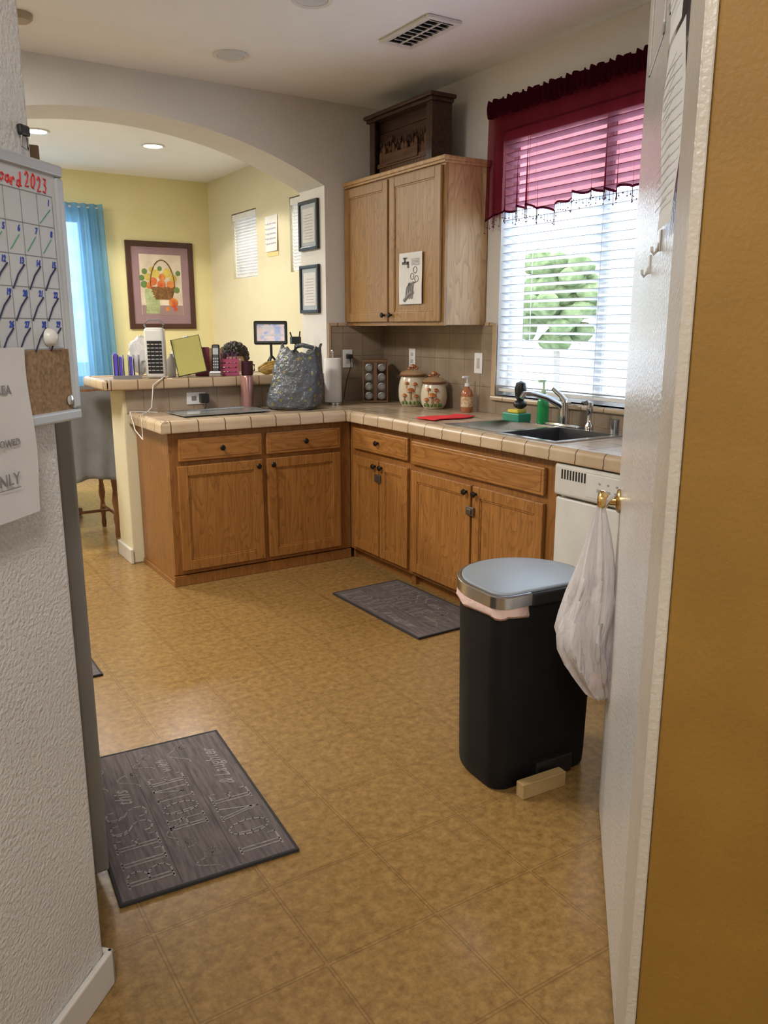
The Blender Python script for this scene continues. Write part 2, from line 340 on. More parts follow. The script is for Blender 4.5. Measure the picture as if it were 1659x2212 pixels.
def carcass(par,W,D):
    b=NB();T_=.018;zt=.874
    box(b,0,T_,.02,D,0,zt);box(b,W-T_,W,.02,D,0,zt);box(b,T_,W-T_,D-T_,D,0,zt);box(b,T_,W-T_,.02,D-T_,.07,.088)
    part(par,'body',b,oakF)
    b=NB();box(b,0,W,.0005,.02,.065,zt,.002);part(par,'face_frame',b,oakF)
    b=NB();box(b,T_,W-T_,.045,.06,0,.066);part(par,'toe_kick',b,oakF)
def latch(par,x,z):
    b=NB();box(b,x-.03,x+.03,-.034,-.0205,z-.022,z+.022,.004);box(b,x-.018,x+.018,-.040,-.033,z-.012,z+.012,.003)
    return part(par,'child_safety_latch',b,M('latch_grey_metal',(.22,.20,.18),rough=.3,metal=.8))
c=thing('base_cabinet','oak base cabinet with two drawers and two doors','kitchen cabinet',(1.345,4.25,0))
carcass(c,1.124,.585)
drawer(c,.05,.535,.70,.825);drawer(c,.565,1.045,.70,.825)
panel_door(c,.04,.535,.09,.675,0,(.505,.64));panel_door(c,.565,1.045,.09,.675,0,(.595,.64))
b=NB();box(b,-.006,1.124,-.004,.012,0,.06,.003);box(b,-.008,0,0,.585,0,.03,.002);part(c,'base_moulding',b,oakF)
RZ=-PI/2
c=thing('base_cabinet','oak corner base cabinet with drawer, twin doors, safety latch','kitchen cabinet',(2.47,4.249,0),RZ)
carcass(c,.659,.62)
drawer(c,.064,.644,.70,.825)
panel_door(c,.064,.349,.09,.66,0,(.319,.625));panel_door(c,.359,.644,.09,.66,0,(.389,.625));latch(c,.354,.56)
c=thing('base_cabinet','oak sink base cabinet with false drawer panel, latch','kitchen cabinet',(2.47,3.588,0),RZ)
carcass(c,1.10,.62)
drawer(c,.02,1.04,.69,.815,False,'false_drawer_panel')
panel_door(c,.02,.535,.09,.655,0,(.505,.62));panel_door(c,.55,1.04,.09,.655,0,(.58,.62));latch(c,.545,.53)
c=thing('base_cabinet','narrow oak base cabinet beyond the dishwasher','kitchen cabinet',(2.47,1.86,0),RZ)
carcass(c,.34,.62);panel_door(c,.03,.31,.09,.83,0,(.06,.6))
c=thing('dishwasher','white built-in dishwasher with control panel and vent','dishwasher',(2.455,2.478,0),RZ)
b=NB();box(b,.005,.600,.03,.6,.02,.855);part(c,'body',b,white_p)
b=NB();box(b,.005,.600,-.005,.03,.12,.705,.008);part(c,'door',b,white_p)
cp=NB();box(cp,.005,.600,-.022,.03,.715,.852,.014,3);cp=part(c,'control_panel',cp,M('panel_white',(.66,.65,.60),rough=.3))
b=NB()
for i in range(9): box(b,.05+i*.016,.058+i*.016,-.0232,-.020,.79,.83)
part(cp,'vent_slots',b,black_m)
b=NB()
for i in range(5): box(b,.25+i*.045,.275+i*.045,-.0246,-.020,.765,.777,.001);cyl(b,.005,0,.002,M4=T(.262+i*.045,-.0228,.80,rx=PI/2),seg=12)
part(cp,'button',b,M('button_grey',(.35,.36,.37),rough=.4))
b=NB();box(b,.19,.52,-.0232,-.019,.735,.832,.003);part(cp,'button_plate',b,white_p)
b=NB();box(b,.01,.595,.02,.05,0.0,.11,.003);part(c,'kick_plate',b,black_m)
# worktop
b=NB();Z0,Z1=.876,.915
box(b,1.335,XW,4.245,4.86-.016,Z0,Z1)
SX0,SX1,SY0,SY1=2.53,3.01,2.57,3.36
for q in ((2.46,XW,3.36,4.245),(2.46,SX0,SY0,SY1),(SX1,XW,SY0,SY1),(2.46,XW,1.52,SY0)): box(b,q[0],q[1],q[2],q[3],Z0,Z1)
w=thing('worktop','beige ceramic tile kitchen worktop with bullnose edge','countertop');part(w,'tiled_surface',b,ctop_m)
b=NB()
def nose(p0,p1,nrm):
    prof=[(0,.0),(.004,.007),(-.004,.009),(-.020,.006),(-.030,-.004),(-.034,-.018),(-.032,-.036),(-.036,-.046),(-.034,-.055),(-.022,-.058),(0,-.058)]
    a=[b.verts.new((p0[0]-nrm[0]*q,p0[1]-nrm[1]*q,Z1+h)) for q,h in prof];c_=[b.verts.new((p1[0]-nrm[0]*q,p1[1]-nrm[1]*q,Z1+h)) for q,h in prof]
    for i in range(len(prof)-1): b.faces.new((a[i],c_[i],c_[i+1],a[i+1]))
    b.faces.new(a);b.faces.new(c_[::-1])
nose((1.31,4.245),(2.46,4.245),(0,-1));nose((2.46,4.245),(2.46,1.52),(-1,0));nose((1.335,4.83),(1.335,4.215),(-1,0))
part(w,'edge_tile',b,cedge_m,True)
b=NB();box(b,1.19,2.648,4.80,5.25,1.06,1.105,.004)
w=thing('bar_top','raised beige tile bar ledge with rounded edge','bar countertop');part(w,'tiled_surface',b,ctop_m)
b=NB();box(b,1.165,2.648,4.77,4.805,1.052,1.113,.014,3);box(b,1.160,1.20,4.77,5.27,1.052,1.113,.014,3);box(b,1.165,2.648,5.245,5.28,1.052,1.113,.014,3);part(w,'edge_tile',b,cedge_m,True)
b=NB();box(b,XW-.012,XW,3.68,4.846,.915,1.42);box(b,XW-.012,XW,1.52,3.68,.915,.995);struct('trim_2',b,splash_w)
b=NB();box(b,2.66,XW-.012,4.846,4.86,.915,1.42);box(b,1.30,2.655,4.830,4.845,.915,1.05);struct('trim_3',b,splash_b)
b=NB()
box(b,XW-.018,XW-.011,3.655,3.69,1.02,1.43,.003);box(b,XW-.018,XW-.011,3.69,3.76,1.415,1.435,.003);box(b,2.652,2.672,4.838,4.848,.915,1.435,.003);box(b,2.672,2.79,4.838,4.848,1.415,1.435,.003)
struct('trim_4',b,cedge_m)
# ------------------------------------------------------------ upper cabinet
c=thing('wall_cabinet','two-door oak wall cabinet with lit side coloured paler','kitchen wall cabinet',(2.80,4.855,1.42),RZ)
b=NB();box(b,0,1.085,0.02,.305,0,.87,.002);part(c,'body',b,oakL)  # lighter oak colour paints in the brightness falling on the cabinet side
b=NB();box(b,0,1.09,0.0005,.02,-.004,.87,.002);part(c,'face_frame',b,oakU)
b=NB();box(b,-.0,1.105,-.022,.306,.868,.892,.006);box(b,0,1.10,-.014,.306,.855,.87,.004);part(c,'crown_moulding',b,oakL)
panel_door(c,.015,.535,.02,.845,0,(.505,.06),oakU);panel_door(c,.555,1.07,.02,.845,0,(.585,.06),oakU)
t=thing('handwashing_poster','white hand washing picture notice taped to cabinet door','poster',(2.7785,4.18,1.54),RZ)
b=NB();sheet(b,lambda u,v:Vector((.235*u,-.002-.003*math.sin(u*4+v*3)**2,.29*v)),6,6);part(t,'page',b,paper_w,True)
b=NB()
box(b,.035,.10,-.0068,-.006,.225,.24);box(b,.055,.07,-.0068,-.006,.235,.26);box(b,.09,.105,-.0068,-.006,.205,.24);box(b,.045,.085,-.0068,-.006,.256,.264)
for x,z in ((.17,.19),(.14,.155),(.185,.14)):
    for k in range(10):
        a=k*2*PI/10;a2=a+2*PI/10;tube(b,[(x+.018*math.cos(a),-.0064,z+.018*math.sin(a)),(x+.018*math.cos(a2),-.0064,z+.018*math.sin(a2))],.0016,4)
part(t,'picture_marks',b,M('poster_ink',(.10,.10,.11),rough=.7))
b=NB()
for i in range(4): tube(b,[(.075+i*.02,-.0064,.03),(.085+i*.022,-.0064,.09+.012*i),(.11+i*.02,-.0064,.12)],.005,6)
tube(b,[(.06,-.0064,.02),(.10,-.0064,.05),(.15,-.0064,.07)],.010,8)
for i in range(5): box(b,.13,.21,-.0068,-.006,.25-.008*i,.2525-.008*i)
part(t,'hand_sketch',b,M('poster_grey',(.30,.30,.31),rough=.7))
t=thing('wooden_crate','dark wood display crate with carved picket front','wooden display box',(2.85,4.66,2.312),RZ)
b=NB();W=.72;D=.14;Hh=.34
box(b,0.03,.05,0,D,0,Hh,.002);box(b,W-.05,W-.03,0,D,0,Hh,.002);box(b,.05,W-.05,0,D,0,.02,.002)
for i in range(4): box(b,.05,W-.05,.055,.067,.02+i*.08,.097+i*.08,.002)
for x0 in (.05,W-.085): box(b,x0,x0+.035,0,.012,.02,Hh-.02,.002)
part(t,'box_body',b,darkwood)
b=NB();box(b,0,W,-.03,D+.01,Hh,Hh+.022,.006);box(b,.012,W-.012,-.015,D,Hh-.02,Hh,.004);part(t,'top_board',b,darkwood)
b=NB()
for i in range(15):
    x=.11+i*.034;h=.11+.03*math.sin(i*1.9);prism(b,[(x,.0),(x+.031,.0),(x+.031,h),(x+.0155,h+.02),(x,h)],0,.008,M4=T(0,.03,.02,rx=PI/2))
box(b,.10,.62,.014,.022,.05,.075);box(b,.20,.54,.006,.014,.06,.12,.002);part(t,'picket_fence',b,M('picket_wood',(.13,.058,.028),(.07,.03,.015),rough=.6,stretch=(1,1,6)))
b=NB()
for i in range(110):
    x=.11+.5*random.random();y=.034+.016*random.random();h=.1+.11*random.random();dx=.06*(random.random()-.5)
    tube(b,[(x,y,.02),(x+dx,y,h)],.0015,4);ball(b,.010,(x+dx,y,h),1,(1,.6,1.5))
o=part(t,'dried_wheat',b,wheat);o['kind']='stuff'
# ------------------------------------------------------------ ceiling fixtures
def downlight(x,y,on):
    t=thing('recessed_downlight','round white recessed ceiling light, '+('switched on' if on else 'switched off'),'ceiling light',(x,y,CZ-.012))
    b=NB();lathe(b,[(.068,.012),(.072,.004),(.088,0),(.092,.006),(.092,.0118),(.068,.0118)],36);part(t,'trim_ring',b,white_p,True)
    b=NB();cyl(b,.068,.006,.0115,seg=36)
    part(t,'lens',b,M('lamp_lens_on',(1,.97,.9),emit=(1,.95,.85),es=14) if on else M('lamp_lens_off',(.60,.62,.65),rough=.4))
downlight(1.83,4.35,False);downlight(1.84,3.46,False);downlight(2.15,6.72,True);downlight(1.29,6.68,True)
solo('smoke_detector','small round cream smoke detector on ceiling','smoke detector',lathe(NB(),[(0,0),(.05,0),(.062,.012),(.064,.03),(0,.03)],28),M('aged_plastic',(.42,.34,.22),rough=.5),(.80,4.33,CZ-.03),smooth=True)
t=thing('air_vent','white slatted ceiling air register','ceiling vent',(2.455,3.53,CZ-.016))
b=NB();w,l=.095,.21
for q in ((-w,w,-l,-l+.028),(-w,w,l-.028,l),(-w,-w+.028,-l+.028,l-.028),(w-.028,w,-l+.028,l-.028)): box(b,*q,0,.0155,.004)
part(t,'frame',b,white_p)
b=NB();box(b,-w+.028,w-.028,-l+.028,l-.028,.012,.0155);part(t,'duct_opening',b,M('vent_dark',(.02,.02,.018),rough=.9))
b=NB()
for i in range(9):
    y=-l+.045+i*.042;box(b,-w+.028,w-.028,-.014,.014,-.001,.001,M4=T(0,y,.006,rx=.6))
box(b,-.004,.004,-l+.028,l-.028,-.001,.004)
part(t,'louvres',b,white_p)
# ------------------------------------------------------------ whiteboard etc
R45=PI/4
t=thing('whiteboard','aluminium framed calendar whiteboard with cork strip','whiteboard',O45,R45)
s0,s1,z0,z1=.85,1.373,1.241,1.686
b=NB();box(b,s0+.01,s1-.01,-.028,-.004,z0+.01,z1-.01);part(t,'backing',b,M('grey_backing',(.35,.35,.36),rough=.6))
b=NB();f=.021
for q in ((s0,s1,z1-f,z1),(s0,s1,z0,z0+f),(s0,s0+f,z0+f,z1-f),(s1-f,s1,z0+f,z1-f)): box(b,q[0],q[1],-.036,-.006,q[2],q[3],.005,3)
part(t,'frame',b,alum)
b=NB();box(b,s0+f,s1-f,-.031,-.027,1.371,z1-f);part(t,'writing_surface',b,M('dry_erase_white',(.56,.58,.61),rough=.2))
b=NB();box(b,s0+f,s1-f,-.031,-.027,z0+f,1.371);part(t,'cork_strip',b,cork)
yy=-.0314
b=NB();cw=.0435;gx=s1-f-.012;gz=1.630;rh=.0515
for i in range(10): box(b,gx-i*cw-.0005,gx-i*cw+.0005,yy-.0003,yy,gz-5*rh,gz)
for i in range(6): box(b,gx-9*cw,gx,yy-.0003,yy,gz-i*rh-.0005,gz-i*rh+.0005)
part(t,'calendar_grid',b,greyink)
def stroke(b,pts,w=.0013): tube(b,[(x,yy-.0002,z) for x,z in pts],w,5)
b=NB();H_={'B':[(0,0),(0,1),(.5,.9),(.45,.6),(.05,.5),(.55,.35),(.5,.05),(0,0)],'o':[(.4,.5),(.1,.45),(0,.2),(.2,0),(.45,.15),(.4,.5),(.6,.35)],'a':[(.45,.5),(.1,.45),(0,.15),(.25,0),(.45,.3),(.45,.5),(.5,.05),(.65,.2)],'r':[(0,0),(.05,.5),(.1,.35),(.3,.55),(.45,.4)],'d':[(.45,.45),(.1,.4),(0,.1),(.3,0),(.45,.3),(.5,1),(.5,.1),(.65,.1)],'2':[(0,.75),(.2,1),(.45,.8),(.3,.4),(0,0),(.5,.05)],'0':[(.25,1),(0,.6),(.05,.1),(.3,0),(.5,.4),(.45,.85),(.25,1)],'3':[(0,.95),(.4,.95),(.2,.55),(.45,.4),(.3,0),(0,.1)]}
x=gx-.150
for ch in 'Board 2023':
    if ch!=' ': stroke(b,[(x+.018*(px_+.15*pz_),gz+.005+.024*pz_+.002*math.sin(x*90)) for px_,pz_ in H_[ch]],.0015)
    x+=(.0160 if ch.isdigit() else .0140) if ch!=' ' else .008
part(t,'lettering',b,redink,label='red handwritten heading')
b=NB();c5=[[None]*6+[1],[2,3,4,5,6,7,8],[9,10,11,12,13,14,15],[16,17,18,19,20,21,22],[23,24,25,26,27,28,29]]
for r,row in enumerate(c5):
    for k,nn in enumerate(row):
        if nn: text(b,str(nn),.0145,T(gx-(6-k)*cw-.004-.006*random.random(),yy,gz-r*rh-.0145-.002*random.random())@UP,'RIGHT',.8,bold=.0005,shear=.25)
part(t,'lettering',b,blueink,label='blue handwritten dates')
b=NB()
for r in (2,3,4):
    for k in range(7): x=gx-(6-k)*cw;stroke(b,[(x-cw+.003,gz-(r+1)*rh-.004),(x-cw*.55,gz-(r+.62)*rh),(x-.006,gz-r*rh-.016)],.0015)
part(t,'marker_strokes',b,M('navy_marker',(.012,.018,.07),rough=.6))
b=NB()
for k in range(7): x=gx-(6-k)*cw;stroke(b,[(x-cw+.006,gz-2*rh+.006),(x-.012,gz-rh-.020)],.0006)
stroke(b,[(gx-cw+.004,gz-rh+.004),(gx-.008,gz-.022)],.0006)
part(t,'marker_strokes',b,greenink)
solo('round_magnet','round translucent white magnet on the whiteboard','magnet',lathe(NB(),[(0,0),(.016,0),(.014,.008),(.009,.013),(0,.014)],24,M4=T(gx-.046,yy-.0020,1.392,rx=PI/2)),white_p,O45,R45,True)
solo('push_pin','round metallic pin badge on the cork strip','pin',lathe(NB(),[(0,0),(.009,0),(.010,.004),(.006,.006),(0,.006)],20,M4=T(s1-f-.012,-.0312,1.279,rx=PI/2)),steel,O45,R45,True)
t=thing('paper_notice','white printed access notice hanging off the board','paper notice',O45,R45)
b=NB();sheet(b,lambda u,v:Vector((1.004+.214*u+.003*math.sin(v*5),-.0375-.004*math.sin(u*3+v*4)**2,1.098+.279*v)),8,10);part(t,'page',b,paper,True)
b=NB();yp=-.0425
text(b,'AREA',.021,T(1.167,yp,1.304)@UP,'RIGHT',1);text(b,'NOT ALLOWED',.0165,T(1.177,yp,1.220)@UP,'RIGHT',1);text(b,'ONLY',.028,T(1.168,yp,1.157)@UP,'RIGHT',1)
box(b,1.08,1.168,yp-.0003,yp,1.150,1.1515);part(t,'lettering',b,greyink)
t=thing('binder_clip','black binder clip hanging on the textured wall','clip',O45,R45)
b=NB();box(b,1.300,1.326,-.012,-.002,1.724,1.742,.004);part(t,'clip_body',b,black_m)
b=NB();tube(b,[(1.305,-.008,1.724),(1.30,-.009,1.706),(1.318,-.009,1.702),(1.319,-.008,1.724)],.0018);part(t,'wire_handle',b,steel,True)
# ------------------------------------------------------------ fridge
t=thing('refrigerator','tall grey refrigerator standing beside hall wall','refrigerator',(0,1.92,0))
fr=M('fridge_grey_side',(.30,.29,.28),(.28,.27,.26),rough=.5,bump=.2,bscale=200)
b=NB();box(b,-.36,.345,0,.84,.03,1.74,.006);part(t,'body',b,fr)
b=NB();box(b,.352,.392,0,.84,.05,1.74,.008,3);o=part(t,'door',b,M('fridge_steel_door',(.24,.23,.22),rough=.45))
b=NB();box(b,-.34,.36,.03,.80,0,.03);part(t,'foot_grille',b,black_m)
b=NB();box(b,-.20,.375,.01,.45,0,.04,.003);solo('cardboard_box','flat brown cardboard box lying atop refrigerator','cardboard box',b,M('cardboard',(.20,.13,.08),rough=.9),(0,1.92,1.741))
# ------------------------------------------------------------ floor mats
GL={'B':(.62,[[(.08,0),(.08,1)],[(.20,0),(.20,1)],[(0,0),(.4,0),(.55,.1),(.6,.25),(.52,.43),(.35,.52),(.2,.52)],[(0,1),(.38,1),(.52,.9),(.55,.76),(.48,.6),(.35,.52)]]),
'L':(.55,[[(.08,0),(.08,1)],[(.20,0),(.20,1)],[(0,1),(.28,1)],[(0,0),(.52,0),(.52,.18)]]),
'E':(.58,[[(.08,0),(.08,1)],[(.20,0),(.20,1)],[(0,1),(.5,1),(.5,.86)],[(.2,.52),(.40,.52)],[(.40,.44),(.40,.60)],[(0,0),(.52,0),(.52,.16)]]),
'S':(.55,[[(.48,.80),(.47,.95),(.28,1),(.08,.93),(.04,.75),(.12,.60),(.38,.45),(.48,.30),(.45,.08),(.25,0),(.05,.06),(.03,.22)],[(.14,.90),(.12,.72),(.20,.62)]]),
'H':(.66,[[(.08,0),(.08,1)],[(.20,0),(.20,1)],[(.50,0),(.50,1)],[(0,0),(.28,0)],[(0,1),(.28,1)],[(.42,0),(.6,0)],[(.42,1),(.6,1)],[(.2,.5),(.5,.5)]]),
'O':(.66,[[(.31+.28*math.cos(a*PI/8),.5+.5*math.sin(a*PI/8)) for a in range(17)],[(.16,.2),(.13,.5),(.16,.8)]]),
'M':(.80,[[(.08,0),(.08,1)],[(0,0),(.2,0)],[(0,1),(.14,1),(.38,.2),(.62,1),(.76,1)],[(.66,0),(.66,1)],[(.56,0),(.76,0)],[(.16,1),(.4,.25)]]),
'V':(.64,[[(.06,1),(.30,0),(.54,1)],[(.16,1),(.34,.15)],[(0,1),(.24,1)],[(.46,1),(.62,1)]])}
def ribbon(b,pts,w,z):
    for p,q in zip(pts,pts[1:]):
        dx,dy=q[0]-p[0],q[1]-p[1];L=math.hypot(dx,dy)
        if L<1e-6: continue
        nx,ny=-dy/L*w,dx/L*w;ex,ey=dx/L*w*.5,dy/L*w*.5
        b.faces.new([b.verts.new((p[0]-ex+nx,p[1]-ey+ny,z)),b.verts.new((p[0]-ex-nx,p[1]-ey-ny,z)),b.verts.new((q[0]+ex-nx,q[1]+ey-ny,z)),b.verts.new((q[0]+ex+nx,q[1]+ey+ny,z))])
def mat(loc,rz,W,L,lab,tw=1):
    t=thing('floor_mat',lab,'rug',loc,rz,'grey printed kitchen mats')
    b=NB();box(b,0,L,0,W,.001,.009,.003);part(t,'pile',b,mat_m)
    b=NB();box(b,-.005,L+.005,-.005,.004,.0005,.0105,.002);box(b,-.005,L+.005,W-.004,W+.005,.0005,.0105,.002);box(b,-.005,.004,0,W,.0005,.0105,.002);box(b,L-.004,L+.005,0,W,.0005,.0105,.002);part(t,'binding',b,matedge)
    if not tw:return
    b=NB();z=.0096
    def word(s,x,y,h,sx):
        for ch in s:
            w_,st=GL[ch]
            for q in st: ribbon(b,[(x+h*sx*p[0],y+h*p[1]) for p in q],.0029,z)
            x+=h*sx*(w_+.10)
        return x
    def tx(s,size,x,y,sx,sh=.4,bo=.0008): text(b,s,size,T(x,y,z),'LEFT',sx,.0002,bo,sh)
    word('BLESS',.045,W-.145,.115,1.0);tx('this',.065,.43,W-.115,.95)
    word('HOME',.235,W*.5-.055,.105,1.0);tx('with',.05,.56,W*.5-.03,.95)
    word('LOVE',.045,.025,.115,1.05);tx('& Laughter',.065,.40,.045,.85)
    def sp(cx_,cy_,r,s,turns=1.5,tail=.12,an=0):
        P=[]
        for a in range(26):
            th=a/25*turns*2*PI;rr=r*(.15+.85*a/25)
            P.append((cx_+s*rr*math.cos(th),cy_+rr*math.sin(th)))
        e=P[-1]
        for k in range(1,9): P.append((e[0]-s*tail*k/8,e[1]+.03*math.sin(k/8*PI*1.6)))
        ribbon(b,P,.0021,z)
    sp(.17,W*.5+.02,.032,-1,1.4,.10);sp(.09,W*.5-.03,.030,1,1.3,.06);sp(.66,W-.05,.030,1,1.4,.10);sp(.60,W-.15,.024,-1,1.3,-.09);sp(.685,W*.5+.03,.028,1,1.4,.06);sp(.70,.14,.024,1,1.3,.10)
    part(t,'lettering',b,matink,label='pale printed farmhouse lettering')
    b=NB()
    for y in (W*.335,W*.67): box(b,.01,L-.01,y-.001,y+.001,.0088,.0093)
    part(t,'plank_line',b,plankline)
mat((.862,1.795,0),PI/2-.075,.47,.76,'grey plank-print mat reading bless this home')
mat((2.02,3.67,0),-PI/2+.02,.42,.78,'grey plank-print mat lying before the sink cabinet')
mat((.70,3.72,0),PI,.45,.7,'plain dark grey mat with its corner showing',0)
# ------------------------------------------------------------ trash can
t=thing('trash_can','black semi-round pedal bin with steel rim and liner','trash can',(1.70,1.86,0),-.06)
def foot(sc=1,inset=0):
    pts=[];w=.205-inset;fy=-.17+inset;r=.05
    for i in range(7): a=PI+PI/2*i/6;pts.append((-w+r+r*math.cos(a),fy+r+r*math.sin(a)))
    for i in range(7): a=1.5*PI+PI/2*i/6;pts.append((w-r+r*math.cos(a),fy+r+r*math.sin(a)))
    for i in range(25): a=PI*i/24;pts.append((w*math.cos(a),-.02+(.20-inset)*math.sin(a)))
    return pts
def loft(b,levels):
    rings=[[b.verts.new((x,y,z)) for x,y in p] for p,z in levels];n=len(rings[0])
    for a,c_ in zip(rings,rings[1:]):
        for i in range(n): b.faces.new((a[i],a[(i+1)%n],c_[(i+1)%n],c_[i]))
    b.faces.new(rings[0][::-1]);b.faces.new(rings[-1]);return b
b=NB();loft(b,[(foot(1,.022),0),(foot(1,.014),.012),(foot(1,.012),.05),(foot(1,.004),.57),(foot(1,.004),.62)]);part(t,'body',b,matteblk,True)
m_=len(foot());idx=list(range(14,m_))+[0,1,2,3,4,5,6]
def open_band(b,levels,xend):
    rings=[]
    for z,ins,wv in levels:
        fp=foot(1,ins);P=[fp[i] for i in idx]+[(xend,fp[6][1])]
        rings.append([b.verts.new((x*(1+wv*math.sin(k*1.9+z*90)),y*(1+wv*math.cos(k*2.3+z*70)),z+wv*.35*math.sin(k*1.3))) for k,(x,y) in enumerate(P)])
    for a,c_ in zip(rings,rings[1:]):
        for i in range(len(a)-1): b.faces.new((a[i],a[i+1],c_[i+1],c_[i]))
    return b
b=open_band(NB(),[(.572,-.001,.012),(.580,-.006,.012),(.592,-.004,.008),(.604,-.002,.004),(.615,-.001,0)],-.10);part(t,'bin_liner',b,M('pink_liner',(.78,.56,.50),rough=.5,bump=.8,bscale=40),True,solid=.002)
b=open_band(NB(),[(.606,.004,0),(.606,-.006,0),(.640,-.006,0),(.643,-.002,0),(.643,.006,0)],-.09);part(t,'steel_rim',b,steel,True)
b=NB();box(b,-.09,.20,-.178,-.12,.600,.640,.006);part(t,'hinge_block',b,black_m)
b=NB();loft(b,[(foot(1,.010),.622),(foot(1,.008),.6445),(foot(1,.011),.647),(foot(1,.020),.648)]);part(t,'lid',b,M('bin_lid_sky_tint',(.29,.33,.37),(.26,.30,.34),rough=.30,spec=.7),True)  # lid coloured paler and bluer than the bin, painting in reflected sky
b=NB();box(b,-.045,.10,-.178,-.145,.02,.075,.004);part(t,'pedal_recess',b,black_m)
b=NB();box(b,-.10,.07,-.035,.0,0,.05,.003)
for x in (-.06,.05): cyl(b,.004,0,.002,M4=T(x,-.0345,.025,rx=PI/2),seg=10)
solo('wood_block','small pale wooden block beneath bin pedal','wood block',b,M('raw_pine',(.46,.32,.14),(.38,.25,.10),rough=.7,stretch=(1,8,8)),(1.655,1.674,0),-.06)
# ------------------------------------------------------------ plastic bag on door knob
def film(name,col,al,bs):
    bagm=bpy.data.materials.new(name);bagm.use_nodes=True;nt=bagm.node_tree;pb=nt.nodes['Principled BSDF'];pb.inputs['Base Color'].default_value=rgba(col);pb.inputs['Roughness'].default_value=.3;pb.inputs['Alpha'].default_value=al
    tc=nd(nt,'ShaderNodeTexCoord');nn=nd(nt,'ShaderNodeTexNoise');nn.inputs['Scale'].default_value=bs;nn.inputs['Detail'].default_value=4;mp=nd(nt,'ShaderNodeMapping');mp.inputs['Scale'].default_value=(1,1,.3);nt.links.new(tc.outputs['Object'],mp.inputs[0]);nt.links.new(mp.outputs[0],nn.inputs[0])
    bp=nd(nt,'ShaderNodeBump');bp.inputs['Strength'].default_value=1;bp.inputs['Distance'].default_value=.03;nt.links.new(nn.outputs[0],bp.inputs['Height']);nt.links.new(bp.outputs[0],pb.inputs['Normal'])
    return bagm
bagm=film('white_film',(.80,.75,.75),.68,20);sackm=film('sack_film',(.70,.70,.70),.97,16)
t=thing('plastic_bag','white plastic grocery bag hanging from door knob','plastic bag',(1.640,1.485,.38),ad)
b=NB()
prof=[(0,0.0),(.022,.002),(.040,.02),(.053,.06),(.064,.11),(.073,.16),(.078,.20),(.073,.25),(.064,.31),(.055,.37),(.042,.43),(.030,.48),(.019,.53),(.012,.56)]
lathe(b,prof,64,sx=1.05,sy=.9)
for v in b.verts:
    a=math.atan2(v.co.y,v.co.x);h=v.co.z/.56
    k=1+.24*noise.noise(Vector((math.cos(a)*2.5,math.sin(a)*2.5,h*5)))+.13*math.sin(a*9+h*5)*(.3+h)+.06*math.sin(a*17+h*11)
    v.co.x*=k;v.co.y*=k
    v.co.y+=.026*math.exp(-((h-.36)/.2)**2)
    if h<.15: v.co.y-=.030*(1-h/.15);v.co.x+=.01
part(t,'bag_body',b,bagm,True)
b=NB();ball(b,.026,(.0,-.02,.05),2,(1,1,.9),.3,4);part(t,'bag_contents',b,M('pinkish_wrapper',(.75,.42,.38),rough=.6),True)
b=NB();tube(b,[(0,.0,.55),(-.005,-.012,.580),(-.01,-.028,.588),(-.014,-.018,.582),(-.005,.0,.55)],.006);part(t,'bag_handle',b,bagm,True)
# ------------------------------------------------------------ sink & faucet
t=thing('kitchen_sink','double bowl stainless steel sink set in tile','sink')
b=NB();zr=.9155
def open_box(b,x0,x1,y0,y1,z0,z1):
    v=[b.verts.new(p) for p in ((x0,y0,z1),(x1,y0,z1),(x1,y1,z1),(x0,y1,z1),(x0+.02,y0+.02,z0),(x1-.02,y0+.02,z0),(x1-.02,y1-.02,z0),(x0+.02,y1-.02,z0))]
    for f in ((0,1,5,4),(1,2,6,5),(2,3,7,6),(3,0,4,7),(4,5,6,7)): b.faces.new([v[i] for i in f])
for q in ((2.515,2.545,2.555,3.375),(2.925,3.025,2.555,3.375),(2.545,2.925,2.555,2.59),(2.545,2.925,3.34,3.375),(2.545,2.925,2.95,2.985)): box(b,*q,zr,.921)
part(t,'rim',b,steel)
b=NB();open_box(b,2.545,2.925,2.985,3.34,.75,zr+.004);part(t,'bowl',b,steel,solid=.002)
b=NB();open_box(b,2.545,2.925,2.59,2.95,.75,zr+.004);part(t,'bowl',b,M('dark_steel',(.10,.10,.11),rough=.3,metal=.8),solid=.002,label='bowl with dark mat inside')  # dark colour stands for the mat lying in this bowl
t=thing('kitchen_faucet','chrome single lever faucet behind the sink','faucet',(2.975,2.97,.9215))
b=NB();box(b,-.028,.028,-.12,.12,0,.012,.005);cyl(b,.026,.01,.09);cyl(b,.03,.085,.12);part(t,'base',b,chrome,True)
b=NB();tube(b,[(0,0,.08),(-.03,.01,.11),(-.10,.03,.145),(-.17,.05,.165),(-.22,.062,.165),(-.232,.065,.145)],[.02,.018,.015,.013,.013,.013],12);part(t,'spout',b,chrome,True)
b=NB();tube(b,[(0,0,.12),(-.01,.02,.15),(-.03,.06,.185)],[.02,.012,.010],10);part(t,'lever',b,chrome,True)
t=thing('side_sprayer','chrome and black sink side sprayer','sink sprayer',(2.975,2.80,.9215))
b=NB();lathe(b,[(0,0),(.022,0),(.02,.02),(.012,.03),(.012,.08),(.017,.10),(.014,.13),(0,.135)],20);part(t,'wand',b,chrome,True)
b=NB();tube(b,[(0,0,.12),(-.02,.01,.135),(-.035,.015,.125)],.011);part(t,'spray_head',b,chrome,True)
t=thing('soap_bottle','green dish soap bottle with pump top','soap bottle',(2.975,3.125,.9215))
b=NB();lathe(b,[(0,0),(.032,0),(.034,.01),(.034,.10),(.028,.13),(.012,.145),(.012,.155),(0,.155)],24,sx=1,sy=.75);part(t,'bottle',b,M('green_soap',(.03,.42,.12),rough=.15,trans=.3),True)
